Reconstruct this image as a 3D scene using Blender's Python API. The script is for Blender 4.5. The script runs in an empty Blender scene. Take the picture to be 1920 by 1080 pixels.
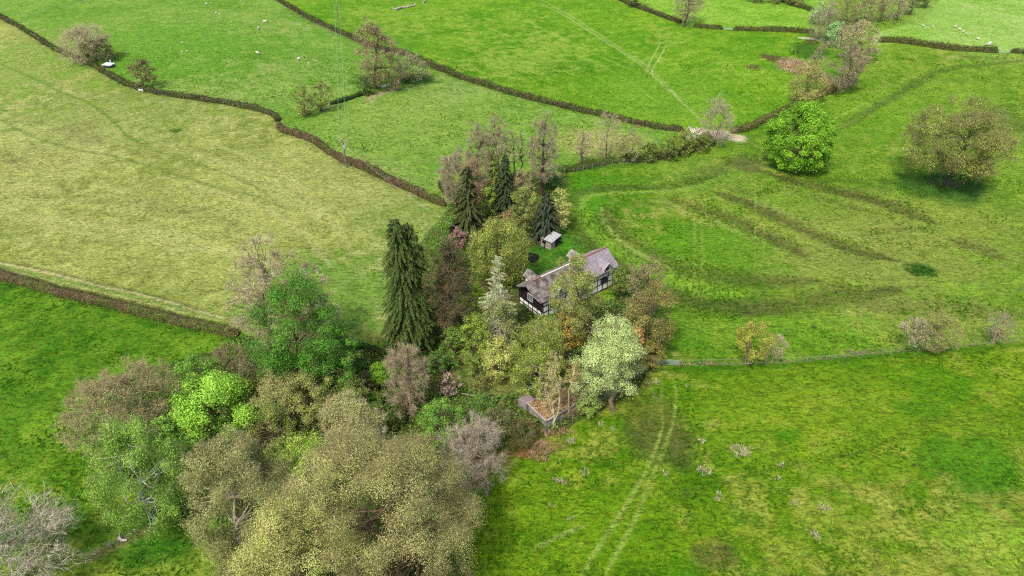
import bpy, math, random
import numpy as np
from mathutils import Vector, Matrix

# ------------------------------------------------------------------ camera, world, sun, exposure
scene = bpy.context.scene
CAMH = 75.0; PITCH = math.radians(35.0); FPX = 1297.0
cam_d = bpy.data.cameras.new('camera'); cam = bpy.data.objects.new('camera', cam_d)
scene.collection.objects.link(cam)
cam.location = (0, 0, CAMH); cam.rotation_euler = (math.radians(90) - PITCH, 0, 0)
cam_d.sensor_width = 36.0; cam_d.lens = 36.0 * FPX / 1920.0
cam_d.clip_start = 0.5; cam_d.clip_end = 9000
scene.camera = cam
SUN_EL = math.radians(57); SUN_AZ = math.radians(-150)          # azimuth measured from +Y towards +X
w = bpy.data.worlds.new('World'); scene.world = w; w.use_nodes = True
nt = w.node_tree; sky = nt.nodes.new('ShaderNodeTexSky'); sky.sky_type = 'NISHITA'
sky.sun_disc = False; sky.sun_elevation = SUN_EL; sky.sun_rotation = SUN_AZ
sky.dust_density = 4.0; sky.air_density = 1.0; sky.ozone_density = 1.0
nt.links.new(sky.outputs[0], nt.nodes['Background'].inputs[0]); nt.nodes['Background'].inputs[1].default_value = 0.15
sd = bpy.data.lights.new('sun', 'SUN'); sd.energy = 2.5; sd.angle = math.radians(6.0); sd.color = (1.0, 0.95, 0.86)
so = bpy.data.objects.new('sun', sd); scene.collection.objects.link(so)
dirv = Vector((math.sin(SUN_AZ) * math.cos(SUN_EL), math.cos(SUN_AZ) * math.cos(SUN_EL), math.sin(SUN_EL)))
so.rotation_euler = dirv.to_track_quat('Z', 'Y').to_euler(); so.location = (0, 0, 200)
scene.view_settings.view_transform = 'Standard'; scene.view_settings.look = 'None'
scene.view_settings.exposure = 1.15; scene.view_settings.gamma = 1.0
scene.render.engine = 'CYCLES'; scene.cycles.use_denoising = False; scene.cycles.filter_width = 1.2; scene.cycles.max_bounces = 5; scene.cycles.diffuse_bounces = 3
KALB = 0.45
COL = scene.collection

# ------------------------------------------------------------------ helpers: colour, noise, projection
def lin(c):
    c = np.minimum(np.asarray(c, float), 255) / 255.0
    return np.where(c <= 0.04045, c / 12.92, ((c + 0.055) / 1.055) ** 2.4)
def alb(c, k=1.0):
    a = np.clip(lin(c) * KALB * k, 0, 0.85)
    return (float(a[0]), float(a[1]), float(a[2]), 1.0)

def _hash(ix, iy, seed):
    h = (ix.astype(np.int64) * 374761393 + iy.astype(np.int64) * 668265263 + seed * 1442695041) & 0xFFFFFFFF
    h = ((h ^ (h >> 13)) * 1274126177) & 0xFFFFFFFF
    h = h ^ (h >> 16)
    return (h & 0xFFFFFF).astype(np.float64) / 0xFFFFFF
def vnoise(x, y, seed=0):
    x = np.asarray(x, float); y = np.asarray(y, float)
    ix = np.floor(x); iy = np.floor(y); fx = x - ix; fy = y - iy
    fx = fx * fx * (3 - 2 * fx); fy = fy * fy * (3 - 2 * fy)
    a = _hash(ix, iy, seed); b = _hash(ix + 1, iy, seed); c = _hash(ix, iy + 1, seed); d = _hash(ix + 1, iy + 1, seed)
    return (a * (1 - fx) + b * fx) * (1 - fy) + (c * (1 - fx) + d * fx) * fy
def fbm(x, y, seed=0, o=4):
    s = 0; a = 0.5; t = 0
    for i in range(o):
        s = s + a * vnoise(x, y, seed + i * 17); t += a; a *= 0.5; x = x * 2.03 + 5.1; y = y * 2.03 + 1.7
    return s / t

def hgt(x, y):
    x = np.asarray(x, float); y = np.asarray(y, float)
    r = 2.2 * np.sin(x / 85.0 + 0.8) * np.cos(y / 95.0 + 0.4)
    r = r + 1.6 * np.sin(x / 47.0 + y / 61.0) 
    r = r + 1.1 * (fbm(x / 22.0, y / 22.0, 3, 3) - 0.5)
    return r
CP, SP = math.cos(PITCH), math.sin(PITCH)
def ray(px, py):
    a = (px - 960.0) / FPX; b = (540.0 - py) / FPX
    return a, CP + b * SP, -SP + b * CP      # x, y, z
def P(px, py, h=0.0):
    """pixel of the 1920x1080 photograph -> point h metres above the terrain"""
    px = np.asarray(px, float); py = np.asarray(py, float)
    dx, dy, dz = ray(px, py)
    z = np.zeros_like(px * py)
    for _ in range(12):
        t = (z + h - CAMH) / dz
        z = 0.5 * z + 0.5 * hgt(dx * t, dy * t)
    t = (z + h - CAMH) / dz
    return np.stack([dx * t, dy * t, z + h], -1)
def depth(p):
    return p[1] * CP + (CAMH - p[2]) * SP
def proj(p):
    d = p[1] * CP + (CAMH - p[2]) * SP
    return 960 + FPX * p[0] / d, 540 - FPX * ((p[2] - CAMH) * CP + p[1] * SP) / d

# ------------------------------------------------------------------ helpers: objects
def link(o, parent=None):
    COL.objects.link(o)
    if parent is not None: o.parent = parent
    return o
def tag(o, label=None, cat=None, group=None, kind=None):
    if label: o['label'] = label
    if cat: o['category'] = cat
    if group: o['group'] = group
    if kind: o['kind'] = kind
    return o
def empty(name, loc, rz=0.0):
    o = bpy.data.objects.new(name, None); o.location = [float(v) for v in loc]; o.rotation_euler = (0, 0, rz)
    o.empty_display_size = 0.3
    return link(o)
def mesh_np(name, verts, polys, mats=None, midx=None, fattr=None, vcol=None, smooth=False):
    """verts (N,3); polys: list of int arrays (M,k); midx: list of per-group material index; fattr: per-face float"""
    me = bpy.data.meshes.new(name)
    verts = np.asarray(verts, np.float32)
    me.vertices.add(len(verts)); me.vertices.foreach_set('co', verts.ravel())
    loops = np.concatenate([p.ravel() for p in polys]).astype(np.int32)
    tot = np.concatenate([np.full(len(p), p.shape[1], np.int32) for p in polys])
    st = np.concatenate([[0], np.cumsum(tot)[:-1]]).astype(np.int32)
    me.loops.add(len(loops)); me.loops.foreach_set('vertex_index', loops)
    me.polygons.add(len(tot)); me.polygons.foreach_set('loop_start', st)
    try: me.polygons.foreach_set('loop_total', tot)
    except Exception: pass
    for m in (mats or []): me.materials.append(m)
    if midx is not None:
        mi = np.concatenate([np.full(len(p), i, np.int32) if np.isscalar(i) else np.asarray(i, np.int32) for p, i in zip(polys, midx)])
        me.polygons.foreach_set('material_index', mi)
    me.update(calc_edges=True)
    if smooth: me.polygons.foreach_set('use_smooth', np.ones(len(tot), bool))
    if fattr is not None:
        a = me.attributes.new('cv', 'FLOAT', 'FACE'); a.data.foreach_set('value', np.asarray(fattr, np.float32))
    if vcol is not None:
        a = me.attributes.new('gcol', 'FLOAT_COLOR', 'POINT'); a.data.foreach_set('color', np.asarray(vcol, np.float32).ravel())
    return me
def obj(name, me, parent=None):
    return link(bpy.data.objects.new(name, me), parent)

class MB:
    """small solid builder: boxes, prisms, tubes collected to ONE mesh"""
    def __init__(s): s.v = []; s.f = []
    def add(s, vs, fs):
        b = len(s.v); s.v += [tuple(map(float, q)) for q in vs]; s.f += [tuple(b + i for i in f) for f in fs]
    def box(s, c, size, ax=None):
        hx, hy, hz = [q / 2 for q in size]; M = ax if ax is not None else Matrix.Identity(3); c = Vector(c)
        vs = [c + M @ Vector((x * hx, y * hy, z * hz)) for x in (-1, 1) for y in (-1, 1) for z in (-1, 1)]
        s.add(vs, [(0, 1, 3, 2), (4, 6, 7, 5), (0, 4, 5, 1), (2, 3, 7, 6), (0, 2, 6, 4), (1, 5, 7, 3)])
    def beam(s, a, b, w, h=None):
        a = Vector(a); b = Vector(b); h = h or w; d = (b - a); L = d.length; d.normalize()
        up = Vector((0, 0, 1)) if abs(d.z) < 0.9 else Vector((0, 1, 0))
        y = up.cross(d).normalized(); z = d.cross(y)
        s.box((a + b) / 2, (L, w, h), Matrix((d, y, z)).transposed())
    def tube(s, pts, rad, n=8):
        pts = [Vector(p) for p in pts]
        if not hasattr(rad, '__len__'): rad = [rad] * len(pts)
        base = len(s.v); N = len(pts)
        for i, p in enumerate(pts):
            t = (pts[min(i + 1, N - 1)] - pts[max(i - 1, 0)]).normalized()
            u = t.cross(Vector((0.31, 0.17, 0.93)) if abs(t.z) < 0.9 else Vector((1, 0, 0))).normalized(); v = t.cross(u)
            for k in range(n):
                a = 2 * math.pi * k / n; s.v.append(tuple(p + (u * math.cos(a) + v * math.sin(a)) * rad[i]))
        for i in range(N - 1):
            for k in range(n):
                k2 = (k + 1) % n; s.f.append((base + i * n + k, base + i * n + k2, base + (i + 1) * n + k2, base + (i + 1) * n + k))
        s.f.append(tuple(base + k for k in range(n))[::-1]); s.f.append(tuple(base + (N - 1) * n + k for k in range(n)))
    def slab(s, quad, th):
        """planar polygon with thickness th below it"""
        q = [Vector(p) for p in quad]; nrm = (q[1] - q[0]).cross(q[2] - q[0]).normalized()
        if nrm.z < 0: nrm = -nrm
        n = len(q); b = [p - nrm * th for p in q]
        s.add(q + b, [tuple(range(n)), tuple(range(2 * n - 1, n - 1, -1))] + [(i, i + n, (i + 1) % n + n, (i + 1) % n) for i in range(n)])
    def build(s, name, m, parent=None):
        me = bpy.data.meshes.new(name); me.from_pydata(s.v, [], s.f); me.materials.append(m)
        import bmesh
        bm = bmesh.new(); bm.from_mesh(me); bmesh.ops.recalc_face_normals(bm, faces=bm.faces); bm.to_mesh(me); bm.free()
        return obj(name, me, parent)

# ------------------------------------------------------------------ materials
def new_mat(name):
    m = bpy.data.materials.new(name); m.use_nodes = True
    b = m.node_tree.nodes['Principled BSDF']; b.inputs['Roughness'].default_value = 0.85
    b.inputs['Specular IOR Level'].default_value = 0.2
    return m, m.node_tree, b
def mat_noise(name, ca, cb, scale=3.0, rough=0.85, bump=0.0, stretch=(1, 1, 1), k=1.0, detail=4):
    m, t, b = new_mat(name); N = t.nodes; L = t.links
    tc = N.new('ShaderNodeTexCoord'); mp = N.new('ShaderNodeMapping'); mp.inputs['Scale'].default_value = stretch
    nz = N.new('ShaderNodeTexNoise'); nz.inputs['Scale'].default_value = scale; nz.inputs['Detail'].default_value = detail
    rp = N.new('ShaderNodeValToRGB'); rp.color_ramp.elements[0].position = 0.35; rp.color_ramp.elements[1].position = 0.65
    rp.color_ramp.elements[0].color = alb(ca, k); rp.color_ramp.elements[1].color = alb(cb, k)
    L.new(tc.outputs['Object'], mp.inputs[0]); L.new(mp.outputs[0], nz.inputs['Vector']); L.new(nz.outputs['Fac'], rp.inputs[0])
    L.new(rp.outputs[0], b.inputs['Base Color']); b.inputs['Roughness'].default_value = rough
    if bump:
        bp = N.new('ShaderNodeBump'); bp.inputs['Strength'].default_value = 1.0; bp.inputs['Distance'].default_value = bump
        L.new(nz.outputs['Fac'], bp.inputs['Height']); L.new(bp.outputs[0], b.inputs['Normal'])
    return m
_lm = {}
def mat_leaf(ca, cb, trans=0.3, k=1.0):
    key = (tuple(ca), tuple(cb), trans, k)
    if key in _lm: return _lm[key]
    m = bpy.data.materials.new('foliage'); m.use_nodes = True; t = m.node_tree; N = t.nodes; L = t.links
    b = N['Principled BSDF']; b.inputs['Roughness'].default_value = 0.7; b.inputs['Specular IOR Level'].default_value = 0.15
    at = N.new('ShaderNodeAttribute'); at.attribute_name = 'cv'
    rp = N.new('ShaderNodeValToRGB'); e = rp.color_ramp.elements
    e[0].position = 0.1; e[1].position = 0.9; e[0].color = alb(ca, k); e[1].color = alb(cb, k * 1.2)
    L.new(at.outputs['Fac'], rp.inputs[0]); L.new(rp.outputs[0], b.inputs['Base Color'])
    if trans > 0:
        tr = N.new('ShaderNodeBsdfTranslucent'); mx = N.new('ShaderNodeMixShader'); mx.inputs[0].default_value = trans
        L.new(rp.outputs[0], tr.inputs[0]); L.new(b.outputs[0], mx.inputs[1]); L.new(tr.outputs[0], mx.inputs[2])
        L.new(mx.outputs[0], N['Material Output'].inputs[0])
    _lm[key] = m; return m
_bm = {}
def mat_bark(ca, cb=None):
    cb = cb or tuple(min(255, int(c * 1.35)) for c in ca); key = (tuple(ca), tuple(cb))
    if key not in _bm: _bm[key] = mat_noise('bark', ca, cb, 2.5, 0.9, 0.05, (1, 1, 0.25))
    return _bm[key]

# ------------------------------------------------------------------ ground
def seg_dist(X, Y, pts):
    """distance from grid points to a world polyline, and position 0..1 along it"""
    D = np.full(X.shape, 1e9); T = np.zeros(X.shape)
    L = [0.0]
    for a, b in zip(pts[:-1], pts[1:]): L.append(L[-1] + math.hypot(b[0] - a[0], b[1] - a[1]))
    for i, (a, b) in enumerate(zip(pts[:-1], pts[1:])):
        dx, dy = b[0] - a[0], b[1] - a[1]; l2 = dx * dx + dy * dy + 1e-9
        t = np.clip(((X - a[0]) * dx + (Y - a[1]) * dy) / l2, 0, 1)
        d = np.hypot(X - a[0] - t * dx, Y - a[1] - t * dy); m = d < D
        D = np.where(m, d, D); T = np.where(m, (L[i] + t * (L[i + 1] - L[i])) / L[-1], T)
    return D, T
def smooth_poly(pts, n=6):
    """Catmull-Rom through pixel points"""
    p = [np.array(q, float) for q in pts]; p = [2 * p[0] - p[1]] + p + [2 * p[-1] - p[-2]]; out = []
    for i in range(1, len(p) - 2):
        for k in range(n):
            t = k / n
            out.append(0.5 * ((2 * p[i]) + (-p[i - 1] + p[i + 1]) * t + (2 * p[i - 1] - 5 * p[i] + 4 * p[i + 1] - p[i + 2]) * t * t + (-p[i - 1] + 3 * p[i] - 3 * p[i + 1] + p[i + 2]) * t ** 3))
    out.append(p[-2]); return np.array(out)
def W(pts, n=6, h=0.0):
    q = smooth_poly(pts, n) if len(pts) > 2 else np.array(pts, float)
    return P(q[:, 0], q[:, 1], h)
def inpoly(X, Y, poly):
    r = np.zeros(X.shape, bool); n = len(poly)
    for i in range(n):
        x1, y1 = poly[i][:2]; x2, y2 = poly[(i + 1) % n][:2]
        if y1 == y2: continue
        c = ((y1 > Y) != (y2 > Y)) & (X < (x2 - x1) * (Y - y1) / (y2 - y1) + x1); r ^= c
    return r
H1 = [(-120, -25), (0, 32), (60, 66), (110, 96), (170, 122), (200, 139), (240, 160), (290, 174), (340, 182), (420, 194), (480, 206), (512, 217), (522, 228)]
H2 = [(521, 236), (530, 246), (560, 255), (590, 266), (610, 282), (640, 300), (680, 315), (740, 344), (790, 366), (838, 388)]
H3 = [(510, -6), (570, 30), (620, 54), (660, 72), (700, 90), (760, 103), (810, 124), (860, 145), (920, 164), (980, 182), (1060, 202), (1140, 220), (1220, 238), (1285, 247)]
H4 = [(-80, 490), (0, 518), (100, 546), (200, 570), (300, 595), (400, 618), (452, 632)]
H7 = [(1372, 250), (1400, 243), (1440, 225), (1480, 206), (1520, 188), (1560, 172), (1605, 152)]
F_TAN = [(-400, -80)] + H1 + H2 + [(850, 420), (800, 470), (745, 520), (735, 640), (660, 640), (452, 625), (420, 606), (300, 580), (200, 556), (100, 530), (0, 503), (-300, 420)]
F_MID = H1[1:] + H2 + [(900, 400), (960, 380), (1045, 322), (1090, 312), (1200, 300), (1330, 268), (1290, 247)] + H3[::-1] + [(400, -40), (0, -60)]
F_TOP = H3 + [(1365, 250)] + H7 + [(1620, 100), (1530, 62), (1372, 56), (1295, 50), (1240, 33), (1190, 16), (1140, -6), (800, -60)]
F_PALE = [(1640, 85), (1690, 80), (1740, 88), (1800, 95), (1870, 100), (2100, 104), (2300, -80), (1800, -80), (1740, 40), (1640, 60)]
F_TOPMID = [(1140, -6), (1190, 16), (1240, 33), (1295, 50), (1372, 56), (1530, 62), (1560, 10), (1500, -80), (1100, -80)]
F_BL = [(-400, 420), (0, 520), (200, 572), (400, 620), (452, 634), (520, 700), (500, 860), (420, 1080), (400, 1300), (-900, 1300)]
F_BR = [(1235, 690), (1400, 684), (1650, 664), (1920, 645), (2300, 610), (2900, 1400), (800, 1400), (850, 920), (900, 870), (1010, 825), (1080, 780), (1180, 745)]
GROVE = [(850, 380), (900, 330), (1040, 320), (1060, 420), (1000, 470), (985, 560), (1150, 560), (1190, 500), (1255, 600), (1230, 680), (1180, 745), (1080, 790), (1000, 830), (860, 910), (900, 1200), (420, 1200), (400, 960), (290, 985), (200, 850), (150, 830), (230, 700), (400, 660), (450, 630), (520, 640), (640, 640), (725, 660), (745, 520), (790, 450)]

def build_ground():
    ys = [-60.0]; 
    while ys[-1] < 30: ys.append(ys[-1] + 3)
    while ys[-1] < 360: ys.append(ys[-1] + 0.22 + 0.0027 * max(0, ys[-1] - 45))
    st = 1.2
    while ys[-1] < 5000: st *= 1.12; ys.append(ys[-1] + st)
    ys = np.array(ys); u = np.linspace(-1, 1, 1050)
    ext = [1.0]; st = 0.01
    while ext[-1] < 30: st *= 1.35; ext.append(ext[-1] + st)
    ext = np.array(ext[1:]); u = np.concatenate([-ext[::-1], u, ext])
    Wd = 0.68 * np.clip(ys, 0, 420) + 52
    X = u[None, :] * Wd[:, None]; Y = np.repeat(ys[:, None], len(u), 1)
    far = np.clip((np.hypot(X, Y) - 420) / 900, 0, 1)
    Z = hgt(X, Y) * (1 - far) + far * far * 30
    nr, nc = X.shape
    vis = (np.abs(u)[None, :] <= 1.0) & (Y < 420)
    # small real relief of the turf
    Z = Z + np.where(vis, 0.22 * (fbm(X / 1.9, Y / 1.9, 9, 3) - 0.5) + 0.35 * (fbm(X / 6.5, Y / 5.0, 19, 2) - 0.5), 0)
    # albedo per field: (dark, light) tones mixed by mottling noise
    n1 = fbm(X / 14, Y / 14, 21, 5); n2 = fbm(X / 2.6, Y / 2.6, 31, 4); n3 = fbm(X / 45, Y / 45, 41, 3)
    def st_(v, a, b): return np.clip((v - a) / (b - a), 0, 1)
    def mix(c0, c1, f): return c0 * (1 - f[..., None]) + c1 * f[..., None]
    def field(dark, light, acc=None, wn=(0.5, 0.5)):
        f = st_(wn[0] * n1 + wn[1] * n2, 0.33, 0.67); c = mix(lin(dark)[None, None], lin(light)[None, None], f)
        if acc is not None: c = mix(c, np.broadcast_to(lin(acc), c.shape), st_(0.6 * n3 + 0.4 * n2, 0.52, 0.66) * 0.75)
        return c
    C = field((84, 146, 20), (126, 178, 42), (150, 176, 66))
    def paint(poly, c, soft=0.0):
        nonlocal C
        wp = W(poly, 1) if False else P(np.array([q[0] for q in poly]), np.array([q[1] for q in poly]))
        jx = 1.6 * (fbm(X / 4, Y / 4, 61, 2) - 0.5); jy = 1.6 * (fbm(X / 4, Y / 4, 71, 2) - 0.5)
        m = inpoly(X + jx, Y + jy, wp)
        C = np.where(m[..., None], c, C); return m
    paint(F_TAN, field((124, 158, 50), (158, 182, 80), (172, 188, 98)))
    paint(F_MID, field((98, 164, 36), (128, 184, 58), (142, 184, 74)))
    paint(F_TOP, field((82, 154, 14), (120, 182, 34), (138, 188, 54)))
    paint(F_PALE, field((120, 190, 40), (152, 212, 80), (168, 216, 100)))
    paint(F_TOPMID, field((104, 178, 30), (136, 200, 52), None))
    paint(F_BL, field((62, 124, 12), (102, 160, 28), (130, 168, 46)))
    paint(F_BR, field((74, 136, 8), (118, 168, 24), (152, 176, 60)))
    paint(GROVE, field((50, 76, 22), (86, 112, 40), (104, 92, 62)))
    paint([(985, 470), (1060, 440), (1140, 470), (1160, 500), (1000, 560), (975, 520)], field((50, 112, 18), (84, 148, 34), None))
    paint([(860, 650), (960, 690), (1010, 735), (985, 752), (930, 745), (850, 720)], field((60, 124, 18), (104, 158, 40), (118, 132, 60)))
    # gradients across single fields and painted tree shade (soft large blobs): px, py, radius px x, px y, colour, strength
    blobs = [
        (620, 560, 200, 90, (96, 160, 40), .75), (760, 420, 110, 60, (110, 166, 48), .6), (60, 130, 160, 90, (122, 176, 52), .7),
        (250, 210, 230, 60, (124, 172, 56), .55), (560, 350, 190, 70, (164, 184, 90), .5), (330, 420, 260, 80, (160, 180, 84), .45),
        (60, 300, 90, 30, (150, 158, 84), .5), (1130, 270, 90, 30, (162, 188, 78), .7), (760, 230, 150, 60, (140, 184, 64), .5),
        (640, 120, 120, 60, (104, 172, 44), .4), (300, 90, 160, 60, (92, 168, 30), .5), (1250, 190, 120, 50, (124, 188, 44), .4),
        (1130, 360, 90, 35, (78, 150, 14), .7), (1330, 330, 90, 40, (108, 160, 46), .5), (1600, 480, 260, 70, (138, 170, 60), .75),
        (1720, 420, 200, 60, (136, 168, 58), .6), (1420, 380, 160, 50, (122, 170, 44), .5), (1750, 600, 220, 40, (140, 172, 62), .6),
        (1330, 470, 130, 50, (86, 160, 18), .7), (1500, 620, 200, 40, (104, 168, 28), .5), (1260, 560, 60, 80, (92, 158, 26), .5),
        (1600, 800, 260, 90, (128, 176, 30), .5), (1750, 720, 90, 40, (74, 148, 8), .6), (1840, 880, 100, 60, (58, 136, 16), .6),
        (1850, 1020, 90, 50, (136, 190, 44), .6), (1500, 1000, 200, 70, (112, 164, 20), .5), (1050, 1000, 200, 90, (98, 160, 14), .4),
        (1340, 1040, 40, 28, (92, 92, 44), .7), (1240, 820, 55, 50, (84, 96, 40), .75), (1225, 780, 50, 35, (92, 122, 30), .6),  # last two: mud with the pale tree's shade painted in
        (1480, 815, 28, 14, (66, 140, 12), .8), (1720, 765, 45, 22, (70, 142, 12), .7), (1395, 965, 30, 20, (70, 140, 12), .5),
        (1728, 508, 28, 12, (38, 92, 22), .95), (1493, 314, 26, 8, (150, 112, 88), 1.), (1500, 300, 60, 22, (74, 140, 20), .35),  # last blob: sycamore's shade painted faintly into the grass
        (1775, 343, 26, 8, (166, 136, 108), 1.), (1775, 350, 88, 34, (50, 106, 26), .85),  # last blob: rough growth under the oak, its shade mixed into the green
        (1620, 205, 150, 60, (116, 180, 36), .4), (1850, 60, 120, 60, (146, 208, 74), .6), (1640, 20, 60, 30, (110, 170, 40), .5),
        (720, 150, 60, 14, (70, 118, 30), .8), (780, 150, 40, 12, (52, 120, 22), .8), (1440, 108, 14, 6, (96, 84, 48), .9), (1462, 112, 16, 5, (100, 88, 52), .8),  # first two: shade of the tall brown tree painted onto the grass
        (1412, 126, 12, 6, (96, 88, 50), .8), (1520, 95, 34, 16, (62, 118, 22), .85), (1490, 125, 30, 14, (160, 128, 92), .9),
        (1350, 250, 22, 8, (214, 196, 166), 1.), (1378, 258, 18, 7, (226, 208, 176), 1.), (1320, 245, 16, 5, (200, 184, 150), .9),
        (330, 245, 10, 4, (60, 110, 24), .9), (150, 240, 50, 14, (128, 138, 70), .5), (170, 260, 25, 8, (124, 130, 72), .5),
        (880, 905, 30, 12, (122, 94, 62), .8), (915, 870, 50, 16, (122, 94, 62), .8), (975, 850, 45, 10, (150, 104, 74), .85), (1020, 835, 40, 14, (150, 120, 76), .8),
        (900, 820, 60, 30, (96, 100, 52), .6), (990, 800, 60, 20, (92, 84, 50), .8), (955, 715, 40, 12, (128, 130, 66), .6),
        (998, 484, 18, 13, (24, 28, 20), .0), (1100, 395, 40, 60, (76, 166, 16), .5),
        (330, 985, 90, 60, (46, 116, 16), .6), (150, 980, 120, 40, (64, 132, 20), .5), (250, 1040, 100, 24, (48, 118, 18), .5),  # lush grass and painted shade of the lower left wood in one green
        (1080, 450, 40, 24, (78, 160, 22), .8), (1870, 220, 60, 30, (98, 134, 40), .5), (1900, 240, 40, 16, (92, 118, 40), .5),
        (30, 300, 14, 5, (110, 130, 60), .6), (1360, 545, 8, 4, (60, 70, 30), .9), (1405, 585, 7, 3, (60, 84, 30), .9), (1525, 614, 7, 3, (60, 84, 30), .9),
        (1400, 307, 40, 16, (104, 112, 52), .7), (1290, 925, 8, 5, (66, 110, 30), .7)]
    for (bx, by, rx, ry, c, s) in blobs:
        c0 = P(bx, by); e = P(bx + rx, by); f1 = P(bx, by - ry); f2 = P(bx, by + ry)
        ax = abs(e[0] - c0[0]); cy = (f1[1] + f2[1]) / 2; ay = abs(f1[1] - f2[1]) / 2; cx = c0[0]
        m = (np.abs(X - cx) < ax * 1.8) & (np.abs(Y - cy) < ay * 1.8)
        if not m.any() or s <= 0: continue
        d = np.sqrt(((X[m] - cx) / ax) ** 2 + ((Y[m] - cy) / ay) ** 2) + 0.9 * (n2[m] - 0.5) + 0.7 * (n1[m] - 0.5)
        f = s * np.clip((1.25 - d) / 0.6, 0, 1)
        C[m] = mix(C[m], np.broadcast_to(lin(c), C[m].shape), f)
    # strokes: pixel polyline, half width m, colour, strength, broken
    DK = (92, 100, 40); PL = (144, 186, 64)
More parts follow.
